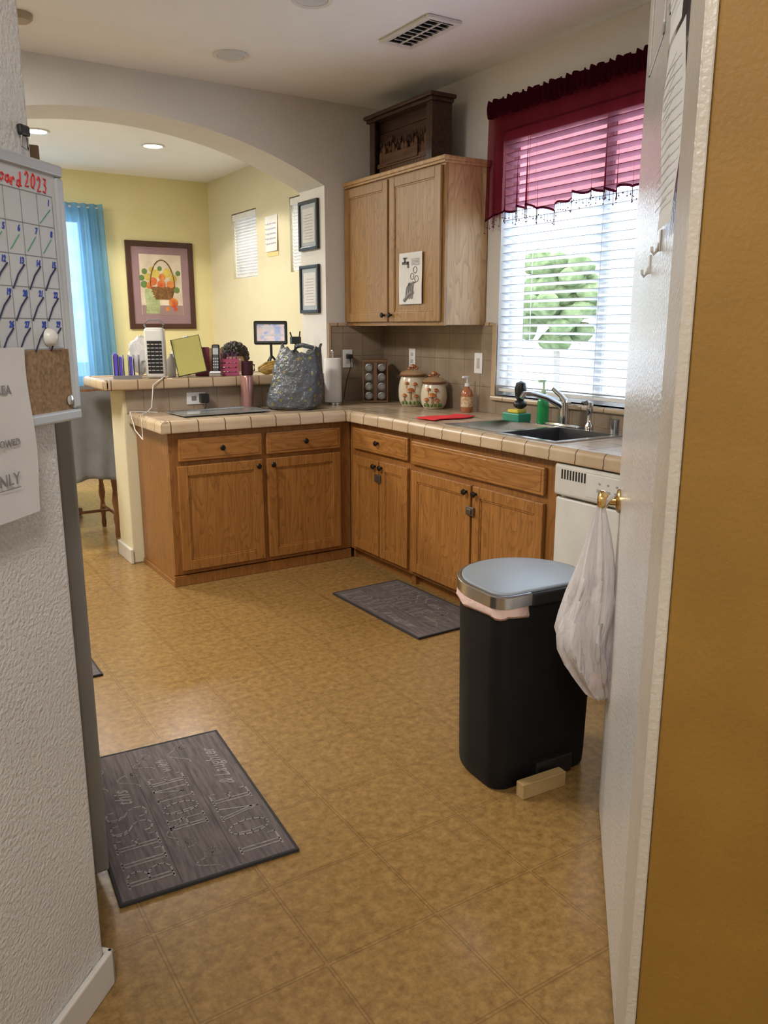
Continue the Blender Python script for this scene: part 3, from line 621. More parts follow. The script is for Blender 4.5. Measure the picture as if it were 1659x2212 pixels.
b=NB();cyl(b,.012,.155,.17);cyl(b,.005,.17,.21);box(b,-.035,.01,-.008,.008,.21,.222,.003);part(t,'pump',b,M('pale_green_cap',(.5,.7,.4),rough=.4),True)
t=thing('sponge_caddy','green sponge tray holding black dish brush','sponge holder',(2.92,3.27,.9215))
b=NB();box(b,-.045,.045,-.07,.06,0,.045,.006);part(t,'tray',b,M('teal_plastic',(.04,.28,.18),rough=.4))
b=NB();box(b,-.035,.03,-.05,.03,.045,.062,.005);part(t,'sponge',b,M('yellow_sponge',(.75,.6,.08),rough=.9))
t=thing('dish_brush','black soap dispensing dish brush','dish brush',(2.92,3.24,.984))
b=NB();ball(b,.034,(0,0,.028),3,(1.1,1,.75));part(t,'brush_head',b,black_m,True)
b=NB();lathe(b,[(0,.045),(.018,.05),(.028,.07),(.032,.11),(.025,.14),(0,.15)],20);part(t,'handle',b,black_m,True)
t=thing('plastic_bowl','pale blue plastic bowl on the counter','bowl',(2.97,2.49,.9165))
lb=M('pale_blue_plastic',(.35,.50,.70),rough=.35)
b=NB();lathe(b,[(0,.0),(.045,0),(.06,.02),(.07,.075),(.067,.075),(.055,.02),(0,.012)],28);part(t,'bowl_body',b,lb,True)
b=NB();tube(b,[(0,0,.03),(.02,-.05,.09),(.03,-.09,.12)],.006);part(t,'scrub_handle',b,M('blue_handle',(.02,.10,.5),rough=.4),True)
solo('steel_cup','small stainless steel cylinder cup near sink','cup',lathe(NB(),[(0,0),(.02,0),(.022,.06),(.02,.06),(.018,.005),(0,.005)],20),steel,(3.0,2.66,.9215),smooth=True)
b=NB();sheet(b,lambda u,v:Vector((.32*u,.15*v+.02*math.sin(u*7),.006+.008*abs(math.sin(u*9+v*5))*math.sin(PI*v)*math.sin(PI*u))),24,12)
solo('dish_cloth','bright red cloth folded on tiled counter','cloth',b,red_cloth,(2.57,3.52,.9165),.12,True,.004)
# ------------------------------------------------------------ counter objects
t=thing('hand_soap_dispenser','clear hand soap bottle with pink soap, white pump','soap dispenser',(3.03,3.83,.9165))
b=NB();lathe(b,[(0,0),(.033,0),(.036,.01),(.036,.10),(.030,.125),(.014,.14),(.014,.15),(0,.15)],24);part(t,'bottle',b,M('pink_soap',(.60,.22,.10),rough=.12,trans=.35),True)
b=NB();cyl(b,.015,.15,.168);cyl(b,.005,.168,.20);box(b,-.035,.012,-.008,.008,.198,.21,.003);part(t,'pump',b,white_bright,True)
b=NB();lathe(b,[(.0368,.03),(.0368,.09)],24);part(t,'label_sticker',b,M('soap_label',(.5,.25,.12),(.7,.6,.4),rough=.5,scale=60))
cream=M('cream_ceramic',(.66,.58,.44),(.60,.52,.38),rough=.25,coat=.3)
brownc=M('brown_ceramic',(.16,.06,.02),rough=.3);orangec=M('orange_glaze',(.50,.17,.04),(.30,.09,.025),rough=.3,scale=30);greenc=M('green_glaze',(.08,.20,.04),rough=.4)
def canister(loc,r,h,lab):
    t=thing('ceramic_canister',lab,'canister',loc,0,'mushroom canisters')
    def rad(q): return r*(.80+.20*math.sin(PI*min(1,(q*.85+.12)))**.8)
    b=NB();lathe(b,[(0,0),(r*.74,0),(r*.80,.008)]+[(rad(i/10),.012+(h-.02)*i/10) for i in range(1,10)]+[(r*.80,h-.004),(r*.78,h),(0,h)],40);part(t,'jar',b,cream,True)
    b=NB();lathe(b,[(r*.76,h),(r*.88,h+.003),(r*.90,h+.012),(r*.74,h+.028),(r*.3,h+.038),(0,h+.038)],36);part(t,'lid',b,M('lid_glaze',(.46,.34,.20),(.25,.11,.04),rough=.3),True)
    b=NB();lathe(b,[(r*.82,h-.006),(r*.94,h-.001),(r*.94,h+.006),(r*.88,h+.009)],36);part(t,'lid_rim',b,brownc,True)
    b=NB()
    for dx,dy,s in ((0,0,1),(-.02,.012,.7),(.022,-.008,.75)):
        lathe(b,[(.006*s,h+.03),(.006*s,h+.045*s+.01),(.020*s,h+.045*s+.01),(.017*s,h+.052*s+.014),(0,h+.06*s+.014)],16,(dx,dy,0))
    part(t,'mushroom_knob',b,orangec,True)
    b=NB();st=NB();gr=NB()
    for a,z,s in ((3.95,.10,1.35),(3.50,.070,.95),(4.35,.065,.9),(3.65,.145,.8),(4.25,.14,.9)):
        z=z*h/.19;rr=rad(z/h)*.97;x=rr*math.cos(a);y=rr*math.sin(a)
        for q in range(1): lathe(b,[(0,.014*s),(.010*s,.012*s),(.018*s,.004*s),(.021*s,-.004*s),(.008*s,-.005*s),(0,-.005*s)],16,(x,y,z))
        tube(st,[(x*1.04,y*1.04,z-.004*s),(x*1.05,y*1.05,z-.040*s)],.0055*s,8)
    for a in (3.3,3.6,3.9,4.2,4.5,4.7):
        rr=rad(.12);ball(gr,.010,(rr*math.cos(a),rr*math.sin(a),.024),1,(.9,.9,1.3))
    part(t,'mushroom_cap',b,orangec,True);part(t,'mushroom_stem',st,M('stem_glaze',(.40,.24,.10),rough=.4),True);part(t,'leaf_motif',gr,greenc,True)
canister((2.985,4.33,.9165),.093,.19,'large cream ceramic canister with orange mushroom relief')
canister((2.995,4.115,.9165),.082,.155,'smaller cream ceramic canister with mushroom relief')
t=thing('spice_rack','wooden rotating spice rack with glass jars','spice rack',(2.93,4.70,.9165),-.55)
wd=M('rack_wood',(.18,.09,.035),(.12,.055,.02),rough=.5)
b=NB();box(b,-.085,.085,-.085,.085,0,.015,.003);box(b,-.085,.085,-.085,.085,.265,.28,.003);box(b,-.01,.01,-.08,.08,.015,.265)
for x in (-.08,.08):
    for y in (-.08,.08): box(b,x-.005,x+.005,y-.005,y+.005,.015,.265)
part(t,'rack_frame',b,wd)
jm=M('spice_fill',(.12,.06,.03),(.20,.13,.05),rough=.4,scale=30);capm=M('jar_cap_grey',(.30,.30,.30),rough=.35,metal=.7)
for k in range(4):
    for sx_ in (-.042,.042):
        b=NB();cyl(b,.024,0,.070,M4=T(sx_,-.015,.046+k*.062,rx=PI/2),seg=20);j=part(t,'spice_jar',b,jm,True)
        b=NB();lathe(b,[(.025,.070),(.025,.080),(.018,.082),(.015,.079),(0,.079)],20,M4=T(sx_,-.015,.046+k*.062,rx=PI/2));j2=obj('jar_cap',b,capm,True);j2.parent=j
t=thing('paper_towel_holder','white paper towel roll on upright holder','paper towels',(2.605,4.70,.9165))
b=NB();cyl(b,.067,0,.012,seg=32);cyl(b,.006,.012,.335,seg=12);ball(b,.012,(0,0,.34),2);part(t,'holder',b,steel,True)
b=NB();lathe(b,[(.02,.014),(.056,.014),(.056,.295),(.02,.295),(.02,.014)],36);part(t,'paper_roll',b,M('paper_towel',(.82,.81,.79),rough=.9,bump=.5,bscale=150),True)
lm=bpy.data.materials.new('lemon_print_plastic');lm.use_nodes=True;nt=lm.node_tree;pb=nt.nodes['Principled BSDF'];pb.inputs['Roughness'].default_value=.25
tc=nd(nt,'ShaderNodeTexCoord');vo=nd(nt,'ShaderNodeTexVoronoi');vo.inputs['Scale'].default_value=24;nt.links.new(tc.outputs['Object'],vo.inputs['Vector'])
lt=math_(nt,'MULTIPLY',math_(nt,'LESS_THAN',vo.outputs['Distance'],.25),.75);mx=nd(nt,'ShaderNodeMix',data_type='RGBA');nt.links.new(lt,mx.inputs[0]);mx.inputs[6].default_value=(.105,.117,.136,1);mx.inputs[7].default_value=(.28,.24,.04,1);nt.links.new(mx.outputs[2],pb.inputs['Base Color'])
nn=nd(nt,'ShaderNodeTexNoise');nn.inputs['Scale'].default_value=14;nn.inputs['Detail'].default_value=4;nt.links.new(tc.outputs['Object'],nn.inputs[0]);bp=nd(nt,'ShaderNodeBump');bp.inputs['Strength'].default_value=1;bp.inputs['Distance'].default_value=.045;nt.links.new(nn.outputs[0],bp.inputs['Height']);nt.links.new(bp.outputs[0],pb.inputs['Normal'])
t=thing('shopping_bag','grey plastic bag printed with yellow lemons, full','shopping bag',(2.245,4.55,.9165),-.5)
b=NB();lathe(b,[(0,0),(.145,.002),(.168,.02),(.172,.08),(.162,.16),(.148,.24),(.130,.30),(.118,.335),(.122,.36),(.115,.36),(.10,.33),(0,.31)],56,sx=1.0,sy=.74)
for v in b.verts:
    a=math.atan2(v.co.y,v.co.x);h=v.co.z/.36
    k=1+.15*noise.noise(Vector((math.cos(a)*1.6,math.sin(a)*1.6,h*3)))+.07*math.sin(a*5+h*6)*h+.035*math.sin(a*11+h*4)*h
    c_=max(abs(math.cos(a)),abs(math.sin(a)));k*=(1+.10*(1/c_-1)*(1-h*.5))
    v.co.x=v.co.x*k+.055*h;v.co.y*=k
    if h>.85: v.co.z+=.025*math.cos(a*2)+.012*math.sin(a*7)
part(t,'bag_body',b,lm,True)
b=NB();tube(b,[(-.0,.0,.33),(.02,0,.375),(.06,0,.385),(.12,0,.37),(.14,0,.33)],.014);part(t,'bag_handle',b,lm,True)
solo('tumbler','metallic rose pink insulated tumbler on the counter','tumbler',lathe(NB(),[(0,0),(.034,0),(.036,.01),(.040,.19),(.036,.20),(0,.20)],28),M('rose_metal',(.50,.27,.26),rough=.25,metal=.6),(2.01,4.72,.9165),smooth=True)
t=thing('glass_tray','rectangular clear grey glass cutting board','glass board',(1.78,4.58,.9165),.06)
b=NB();box(b,-.29,.25,-.15,.12,.006,.012,.003);part(t,'glass_panel',b,M('grey_glass',(.30,.34,.36),rough=.08,spec=.8))
b=NB()
for q in ((-.29,.25,-.15,-.138),(-.29,.25,.108,.12),(-.29,-.278,-.138,.108),(.238,.25,-.138,.108)): box(b,*q,.012,.016,.001)
part(t,'rim',b,steel)
b=NB()
for x in (-.26,.22):
    for y in (-.12,.09): cyl(b,.01,0,.006,(x,y,0),12)
part(t,'rubber_foot',b,black_m)
def outlet(loc,rz,lab,sw=False):
    t=thing('wall_outlet',lab,'electrical outlet',loc,rz)
    b=NB();box(b,-.037,.037,-.006,0,-.06,.06,.003);part(t,'cover_plate',b,white_bright)
    b=NB()
    if sw: box(b,-.012,.012,-.009,-.005,-.03,.03,.001)
    else:
        for z in (-.027,.018): box(b,-.014,.014,-.0078,-.005,z-.005,z+.018,.002)
    part(t,'socket' if not sw else 'switch',b,M('outlet_grey',(.5,.49,.47),rough=.4))
outlet((XW-.0125,4.50,1.21),RZ,'white outlet cover on tiled backsplash');outlet((XW-.0125,3.81,1.20),RZ,'white light switch beside the kitchen window',True)
outlet((2.80,4.8455,1.20),0,'white outlet with black plug on backsplash')
t=thing('wall_outlet','horizontal white outlet below the bar with chargers','electrical outlet',(1.72,4.8295,.985))
b=NB();box(b,-.06,.06,-.006,0,-.037,.037,.003);part(t,'cover_plate',b,white_bright)
b=NB();box(b,-.03,.0,-.008,-.005,-.014,.014,.002);part(t,'socket',b,greyink)
t=thing('charger','black plug-in charger with cable in outlet','charger',(1.755,4.8235,.985))
b=NB();box(b,-.02,.03,-.05,0,-.028,.028,.006);part(t,'plug_body',b,black_m)
b=NB();tube(b,[(.0,-.05,-.01),(.0,-.07,-.04),(-.02,-.09,-.062),(-.12,-.1,-.062)],.0025);part(t,'cable',b,black_m,True)
t=thing('power_plug','black plug with cord in backsplash outlet','plug',(2.80,4.8375,1.215))
b=NB();box(b,-.018,.018,-.035,0,-.015,.015,.004);part(t,'plug_body',b,black_m)
b=NB();tube(b,[(0,-.03,-.01),(0,-.04,-.06),(-.03,-.03,-.16),(-.05,-.02,-.285)],.003);part(t,'cord',b,black_m,True)
solo('charging_cable','long white charging cable draped over counter edge','cable',tube(NB(),[(1.55,4.86,1.121),(1.50,4.765,1.118),(1.44,4.758,1.08),(1.42,4.75,.95),(1.38,4.70,.931),(1.29,4.52,.935),(1.285,4.50,.90),(1.285,4.50,.80),(1.28,4.62,.84),(1.285,4.72,.935),(1.34,4.735,.930),(1.45,4.74,.921)],.003),white_p,smooth=True)
# ------------------------------------------------------------ bar objects
t=thing('tower_heater','small white tower fan heater with black grille','fan heater',(1.535,4.98,1.1055),-.45)
b=NB();box(b,-.058,.058,-.055,.055,0,.30,.022,4);part(t,'housing',b,white_p,True)
b=NB()
for i in range(9): box(b,-.040,.046,-.0585,-.054,.03+i*.022,.047+i*.022,.001)
for i in range(3): box(b,-.022+i*.025-.002,-.022+i*.025+.002,-.060,-.055,.03,.21)
part(t,'grille',b,black_m)
b=NB();tube(b,[(-.04,0,.28),(-.058,0,.315),(-.035,0,.345),(.035,0,.345),(.058,0,.315),(.04,0,.28)],.006);part(t,'carry_handle',b,greyink,True)
t=thing('wire_organizer','dark wire desk organizer with violet folders','desk organizer',(1.37,5.03,1.1055),-.2)
b=NB()
for i in range(6): box(b,-.08+i*.03,-.077+i*.03,-.05,.06,0,.14)
box(b,-.085,.08,-.055,-.05,0,.02);part(t,'divider',b,greyink)
b=NB();box(b,-.074,-.055,-.045,.05,.0,.15,.002);box(b,-.044,-.028,-.045,.05,.0,.13,.002);box(b,.015,.03,-.045,.05,.0,.13,.002);part(t,'folder',b,M('violet_folder',(.10,.07,.55),rough=.5))
t=thing('folder','pale yellow paper folder with dark edge leaning on heater','folder',(1.735,4.93,1.112),-.45)
LM=T(0,0,0.004,rx=-.22,ry=-.20)
b=NB();box(b,-.075,.095,-.002,.002,.012,.235,M4=LM);part(t,'cover',b,M('yellow_folder',(.50,.46,.14),rough=.8))
b=NB();box(b,-.080,-.074,-.004,.012,.008,.24,.001,M4=LM);box(b,-.080,.098,.003,.012,.008,.24,.001,M4=LM);part(t,'binder_back',b,M('dark_green_binder',(.06,.08,.04),rough=.6))
b=NB();ball(b,.10,(0,0,.115),3,(1,.7,1.15),.35,3);solo('plastic_sack','crumpled white plastic sack sitting on the bar','plastic bag',b,sackm,(1.79,5.15,1.118),smooth=True)
b=NB();ball(b,.085,(0,0,.12),3,(.9,.6,1.35),.35,3);solo('plastic_sack','crumpled white paper sack standing behind the heater','plastic bag',b,sackm,(1.50,5.17,1.118),smooth=True)
b=NB();box(b,-.045,.045,-.03,.03,0,.18,.004);solo('storage_box','maroon cardboard carton on bar ledge','carton',b,M('maroon_box',(.22,.03,.05),rough=.5),(1.845,5.03,1.1055),-.4)
b=NB();box(b,-.05,.05,-.03,.03,0,.17,.004);solo('storage_box','tan cardboard carton among the bar clutter','carton',b,M('tan_box',(.38,.24,.13),rough=.7),(1.98,5.17,1.1055),-.3)
b=NB();lathe(b,[(0,0),(.035,0),(.038,.01),(.038,.09),(.034,.09),(.032,.01),(0,.01)],24);tube(b,[(.036,0,.07),(.06,0,.065),(.06,0,.03),(.036,0,.02)],.005);solo('coffee_mug','dark plum ceramic mug beside pink basket','mug',b,M('plum_glaze',(.06,.015,.03),rough=.25),(2.11,4.94,1.1055),.3,True)
b=NB();lathe(b,[(0,0),(.025,0),(.027,.01),(.027,.10),(.012,.125),(.012,.14),(0,.14)],20);solo('pill_bottle','small white plastic bottle standing on the bar','bottle',b,white_p,(1.66,5.08,1.1055),0,True)
t=thing('cordless_phone','black cordless telephone in silver charging base','telephone',(1.895,4.93,1.1055),-.5)
b=NB();box(b,-.04,.04,-.045,.045,0,.035,.008);part(t,'charging_base',b,steel)
b=NB();box(b,-.024,.024,-.014,.014,.02,.20,.008,M4=T(0,0,.0,rx=-.2));h=part(t,'handset',b,black_m)
b=NB();box(b,-.017,.017,-.0165,-.0135,.135,.175,M4=T(0,0,0,rx=-.2))
for i in range(4):
    for j in range(3): box(b,-.016+j*.012,-.008+j*.012,-.0165,-.0135,.05+i*.018,.06+i*.018,M4=T(0,0,0,rx=-.2))
s_=obj('keypad',b,M('phone_keys',(.45,.47,.5),rough=.4));s_.parent=h
t=thing('pink_basket','small translucent pink storage basket','basket',(2.010,5.00,1.1055),-.3)
b=NB();pk=M('pink_plastic',(.50,.09,.20),rough=.35)
for q in ((-.06,.06,-.045,-.042),(-.06,.06,.042,.045)):
    for k in range(4): box(b,q[0],q[1],q[2],q[3],.0+k*.028,.020+k*.028)
for x in (-.06,.057):
    for k in range(4): box(b,x,x+.003,-.042,.042,k*.028,.020+k*.028)
for x in (-.058,-.02,.018,.055): box(b,x-.003,x+.003,-.046,-.041,0,.105)
box(b,-.06,.06,-.045,.045,0,.003);part(t,'basket_wall',b,pk)
b=NB()
for i in range(5): tube(b,[(-.04+i*.02,.0,.004),(-.045+i*.024,.01,.14+.01*(i%2))],.004,6)
part(t,'marker_pen',b,M('purple_pen',(.15,.03,.2),rough=.4),True)
t=thing('banana_bunch','bunch of ripe spotted bananas on bar','bananas',(2.265,4.92,1.1055),.2)
bm_=M('banana_peel',(.42,.26,.05),(.14,.075,.02),rough=.5,scale=30,lo=.42,hi=.7)
for k in range(4):
    b=NB();tube(b,[(-.10+.01*k,-.03+k*.022,.020+.004),(-.06,-.035+k*.024,.020+.006*k),(0,-.03+k*.024,.028+.012*k),(.06,-.02+k*.016,.045+.010*k),(.095,0.0+k*.004,.065+.006*k)],[.005,.017,.019,.016,.006],10);part(t,'banana',b,bm_,True)
t=thing('tablet_stand','tablet on black folding tripod showing a video','tablet',(2.37,5.13,1.1055),-.45)
b=NB();box(b,-.112,.112,-.006,.006,-.078,.078,.010,M4=T(0,0,.265,rx=-.12));tb=part(t,'tablet_body',b,black_m)
b=NB();box(b,-.092,.092,-.0074,-.006,-.055,.055,M4=T(0,0,.265,rx=-.12));s_=obj('screen',b,M('screen_glow',(.04,.14,.45),(.65,.42,.25),scale=16,lo=.42,hi=.55,emit=(.10,.18,.42),es=.25,rough=.15));s_.parent=tb
b=NB();box(b,-.092,.092,-.0079,-.0074,-.022,-.010,M4=T(0,0,.265,rx=-.12));box(b,-.06,.02,-.0079,-.0074,.02,.045,M4=T(0,0,.265,rx=-.12));s_=obj('screen_banner',b,M('banner',(.7,.7,.72),rough=.3,emit=(.6,.6,.65),es=.2));s_.parent=tb
b=NB();tube(b,[(0,.01,.20),(.0,.02,.10)],.009);
for a in (0.2,2.3,4.4): tube(b,[(0,.02,.115),(.09*math.cos(a),.02+.06*math.sin(a),.007)],.008)
part(t,'tripod_leg',b,black_m,True)
t=thing('camera_mount','small black clamp mount standing on bar','clamp mount',(2.53,5.08,1.1055))
b=NB();cyl(b,.035,0,.01);cyl(b,.007,.01,.20);part(t,'stand',b,black_m,True)
b=NB();box(b,-.035,.035,-.02,.02,.19,.24,.006);tube(b,[(-.03,0,.24),(-.04,0,.27)],.005);tube(b,[(.03,0,.24),(.035,0,.275)],.005);part(t,'clamp',b,black_m)
# ------------------------------------------------------------ frames, painting
def framed(name,lab,cat,loc,rz,w,h,fm,fw,mats_):
    t=thing(name,lab,cat,loc,rz)
    b=NB();box(b,0,fw,-.022,0,0,h,.004);box(b,w-fw,w,-.022,0,0,h,.004);box(b,fw,w-fw,-.022,0,0,fw,.004);box(b,fw,w-fw,-.022,0,h-fw,h,.004);part(t,'frame',b,fm)
    b=NB();box(b,fw,w-fw,-.010,-.002,fw,h-fw);part(t,'mount_board',b,mats_)
    return t
for z in (1.91,1.50):
    t=framed('certificate_frame','black framed certificate hung inside archway','picture frame',(2.649,5.20,z),RZ,.27,.315,black_m,.022,M('certificate_blue',(.38,.42,.46),rough=.5))
    t['group']='framed certificates in the archway'
    b=NB();box(b,.05,.22,-.012,-.0105,.05,.265);pg=part(t,'certificate_page',b,paper)
    b=NB()
    for i in range(9): box(b,.07+.01*(i%3),.20-.01*(i%2),-.0126,-.0122,.07+i*.019,.0725+i*.019)
    part(t,'lettering',b,greyink)
t=framed('painting','framed fruit basket painting with mauve mat','painting',(2.26,8.099,1.39),0,.66,.82,M('walnut_frame',(.06,.02,.012),rough=.35),.05,M('mauve_mat',(.30,.19,.21),rough=.8))
b=NB();box(b,.125,.535,-.0125,-.0105,.135,.70);part(t,'canvas',b,M('canvas_cream',(.66,.58,.46),(.50,.41,.32),rough=.8,scale=6))
b=NB();box(b,.128,.532,-.0135,-.0126,.137,.225);part(t,'painted_table',b,M('painted_mauve',(.30,.20,.20),rough=.8))
b=NB();lathe(b,[(0,0),(.09,0),(.13,.12),(0,.12)],24,(0,0,0),1,.02,M4=T(.34,-.014,.28));tube(b,[(.34+.12*math.cos(PI*i/16),-.0145,.40+.25*math.sin(PI*i/16)) for i in range(17)],.006,6);part(t,'painted_basket',b,M('painted_brown',(.24,.12,.03),(.12,.05,.015),scale=40,rough=.8),True)
def fr_(cols,pts,nm):
    b=NB()
    for x,z,r in pts: ball(b,r,(x,-.014,z),2,(1,.08,1))
    part(t,nm,b,cols,True)
fr_(M('painted_red',(.45,.05,.02),(.60,.25,.05),scale=12,rough=.7),[(.33,.42,.044),(.44,.25,.048),(.25,.45,.040),(.38,.19,.022),(.46,.19,.020),(.42,.42,.040),(.21,.41,.032),(.34,.49,.034)],'painted_apple')
fr_(M('painted_yellow',(.58,.46,.10),(.45,.32,.06),scale=12,rough=.7),[(.28,.52,.042),(.20,.49,.034),(.39,.53,.044),(.45,.48,.038),(.24,.56,.026)],'painted_pear')
fr_(M('painted_grape',(.42,.46,.25),(.28,.33,.15),scale=20,rough=.7),[(.18+.018*(i%7)+.005*math.sin(i),.16+.026*(i//7),.015) for i in range(63)],'painted_grape')
fr_(M('painted_leaf',(.12,.20,.05),rough=.7),[(.16,.42,.034),(.17,.54,.028),(.48,.37,.030),(.28,.35,.02),(.14,.48,.028),(.50,.53,.026),(.32,.57,.024)],'painted_leaf')
t=thing('calendar_page','white calendar page pinned to cream wall','paper',(3.108,6.77,2.04),RZ)
b=NB();sheet(b,lambda u,v:Vector((.25*u,-.003-.01*(1-v)*u,.29*v)),4,4);part(t,'page',b,paper_w,True)
b=NB()
for i in range(6):
    for j in range(5): box(b,.03+.035*i,.045+.035*i,-.0145,-.014,.06+.04*j,.068+.04*j)
part(t,'lettering',b,M('violet_ink',(.25,.22,.5),rough=.7))
b=NB();box(b,0,.22,-.002,0,0,.30);solo('yellow_paper','yellow paper sheet pinned behind calendar page','paper',b,M('yellow_sheet',(.72,.58,.25),rough=.8),(3.109,6.74,2.00),RZ)
# ------------------------------------------------------------ dining chair, jacket, table
cw_=M('chair_wood',(.22,.09,.035),(.15,.06,.02),rough=.4,stretch=(6,6,1))
def chair(loc,rz,lab):
    t=thing('dining_chair',lab,'chair',loc,rz)
    b=NB();box(b,-.21,.21,-.20,.22,.44,.475,.012,3);part(t,'seat',b,cw_)
    for x in (-.18,.18):
        for y in (-.18,.19):
            b=NB();lathe(b,[(0,0),(.014,0),(.018,.03),(.014,.08),(.023,.13),(.014,.19),(.024,.25),(.015,.33),(.023,.40),(.02,.44),(0,.44)],12,(x,y,0));part(t,'leg',b,cw_,True)
    b=NB()
    for x in (-.19,.19): tube(b,[(x,-.19,.47),(x,-.215,.75),(x,-.25,1.0)],.016,8)
    for x in (-.11,-.04,.04,.11): tube(b,[(x,-.195,.47),(x,-.235,.96)],.009,6)
    box(b,-.21,.21,-.262,-.232,.94,1.02,.01);part(t,'backrest',b,cw_,True)
    b=NB();tube(b,[(-.18,-.18,.16),(-.18,.19,.16)],.01);tube(b,[(.18,-.18,.16),(.18,.19,.16)],.01);tube(b,[(-.18,0,.16),(.18,0,.16)],.01);part(t,'stretcher',b,cw_,True)
    return t
chair((1.19,5.72,0),0,'turned-leg wooden dining chair draped with grey jacket')
chair((2.47,6.05,0),PI*.9,'wooden dining chair the seated person uses')
b=NB()
def jk(u,v):
    x=-.230+.46*u; a=v*2-1
    sgn=-1 if a<0 else 1;h=abs(a)
    L=(.60+.02*math.sin(u*9)) if a<0 else .40
    z=1.037-L*h+.010*math.sin(u*9)*h
    y=-.247+sgn*(.028*min(1,h*6)+.032*h*(1+.5*math.sin(u*19+h*2)))*(1 if a<0 else .7)
    return Vector((x*(1-.10*h),y-.02*h*(a<0),z))
sheet(b,jk,60,40)
solo('jacket','grey knitted jacket draped over chair backrest','jacket',b,M('grey_knit',(.21,.21,.215),(.16,.16,.165),rough=.95,bump=.8,bscale=60),(1.19,5.72,0),0,True,.006)
t=thing('dining_table','round pedestal dining table with patterned cloth','dining table',(.93,6.62,0))
b=NB();cyl(b,.56,.72,.75,seg=48);part(t,'table_top',b,cw_,True)
b=NB();lathe(b,[(0,.05),(.10,.06),(.06,.2),(.09,.4),(.05,.6),(.12,.72),(0,.72)],24);part(t,'pedestal',b,cw_,True)
for k in range(4):
    a=-.6+k*PI/2;b=NB();tube(b,[(.05*math.cos(a),.05*math.sin(a),.16),(.2*math.cos(a),.2*math.sin(a),.12),(.38*math.cos(a),.38*math.sin(a),.035),(.46*math.cos(a),.46*math.sin(a),.03)],[.04,.035,.028,.03],10);part(t,'foot',b,cw_,True)
tcm=bpy.data.materials.new('leaf_cloth');tcm.use_nodes=True;nt=tcm.node_tree;pb=nt.nodes['Principled BSDF'];pb.inputs['Roughness'].default_value=.8
tc=nd(nt,'ShaderNodeTexCoord');vo=nd(nt,'ShaderNodeTexVoronoi');vo.inputs['Scale'].default_value=9;nt.links.new(tc.outputs['Object'],vo.inputs['Vector'])
r_=nd(nt,'ShaderNodeValToRGB');r_.color_ramp.interpolation='CONSTANT';r_.color_ramp.elements[0].color=(.65,.62,.5,1);r_.color_ramp.elements[1].position=.32;r_.color_ramp.elements[1].color=(.18,.20,.08,1);e_=r_.color_ramp.elements.new(.42);e_.color=(.65,.62,.5,1);nt.links.new(vo.outputs['Distance'],r_.inputs[0]);nt.links.new(r_.outputs[0],pb.inputs['Base Color'])
b=NB();prof=[(0,.752),(.565,.752),(.575,.745),(.585,.6),(.60,.42)];lathe(b,prof,96)
for v in b.verts:
    if v.co.z<.74:
        a=math.atan2(v.co.y,v.co.x);k=1+.05*math.sin(a*14)*(.75-v.co.z)/.33;v.co.x*=k;v.co.y*=k
part(t,'tablecloth',b,tcm,True)
# ------------------------------------------------------------ person
skin=M('skin',(.36,.19,.11),rough=.5);hairm=M('dark_hair',(.012,.008,.006),(.03,.02,.014),rough=.6,scale=60,bump=1,bscale=90)
shirt=M('dark_shirt',(.05,.05,.07),rough=.9)
p=thing('person','seated person with curly dark hair facing tablet','person',(2.47,6.02,0),PI*.9)
def skinmesh(name,J,E,mat,par,root=0):
    me=bpy.data.meshes.new(name);me.from_pydata([j[:3] for j in J],E,[]);o=bpy.data.objects.new(name,me);COL.objects.link(o);o.parent=par
    o.modifiers.new('k','SKIN');s=o.modifiers.new('u','SUBSURF');s.levels=2;s.render_levels=2
    for i,j in enumerate(J):
        d_=me.skin_vertices[0].data[i];d_.radius=(j[3],j[4] if len(j)>4 else j[3]);d_.use_root=(i==root)
    me.materials.append(mat);return o
J=[(0,-.03,.56,.14,.11),(0,-.05,.72,.13,.10),(0,-.04,.88,.155,.10),(0,-.03,.965,.075,.06),(0,-.01,1.03,.05),(0,.0,1.08,.05)]
E=[(0,1),(1,2),(2,3),(3,4),(4,5)]
for sx_ in (-1,1):
    k=len(J);J+=[(sx_*.17,-.04,.92,.055),(sx_*.21,.03,.70,.042),(sx_*.12,.26,.60,.030),(sx_*.09,.31,.59,.028)];E+=[(2,k),(k,k+1),(k+1,k+2),(k+2,k+3)]
    for f_ in range(4):
        m_=len(J);ox=sx_*(.09+(f_-1.5)*.018);J+=[(ox,.36,.588,.009),(ox,.385,.575,.008),(ox,.395,.560,.007)];E+=[(k+3,m_),(m_,m_+1),(m_+1,m_+2)]
    m_=len(J);J+=[(sx_*.045,.33,.585,.010),(sx_*.03,.355,.58,.008)];E+=[(k+3,m_),(m_,m_+1)]
    k=len(J);J+=[(sx_*.09,.02,.55,.085),(sx_*.11,.40,.54,.06),(sx_*.11,.42,.30,.05),(sx_*.11,.40,.09,.035),(sx_*.11,.50,.045,.035)];E+=[(0,k),(k,k+1),(k+1,k+2),(k+2,k+3),(k+3,k+4)]
skinmesh('body',J,E,skin,p)
b=NB();ball(b,.095,(0,.01,1.155),4,(.82,1,1.18))
for v in b.verts:
    x,y,z=v.co
    if z<1.11: v.co.x*=.86
    if y>.08 and abs(x)<.018 and 1.12<z<1.165: v.co.y+=.022*(1-abs(x)/.018)
for sx_ in (-1,1): ball(b,.028,(sx_*.08,.0,1.15),2,(.4,.7,1.1))
part(p,'head',b,skin,True)
b=NB()
for sx_ in (-1,1): ball(b,.011,(sx_*.032,.092,1.165),2)
part(p,'eye',b,M('eye',(.6,.6,.58),rough=.2),True)
b=NB();ball(b,.022,(0,.096,1.10),2,(1,.3,.3));part(p,'mouth',b,M('lips',(.35,.09,.08),rough=.5),True)
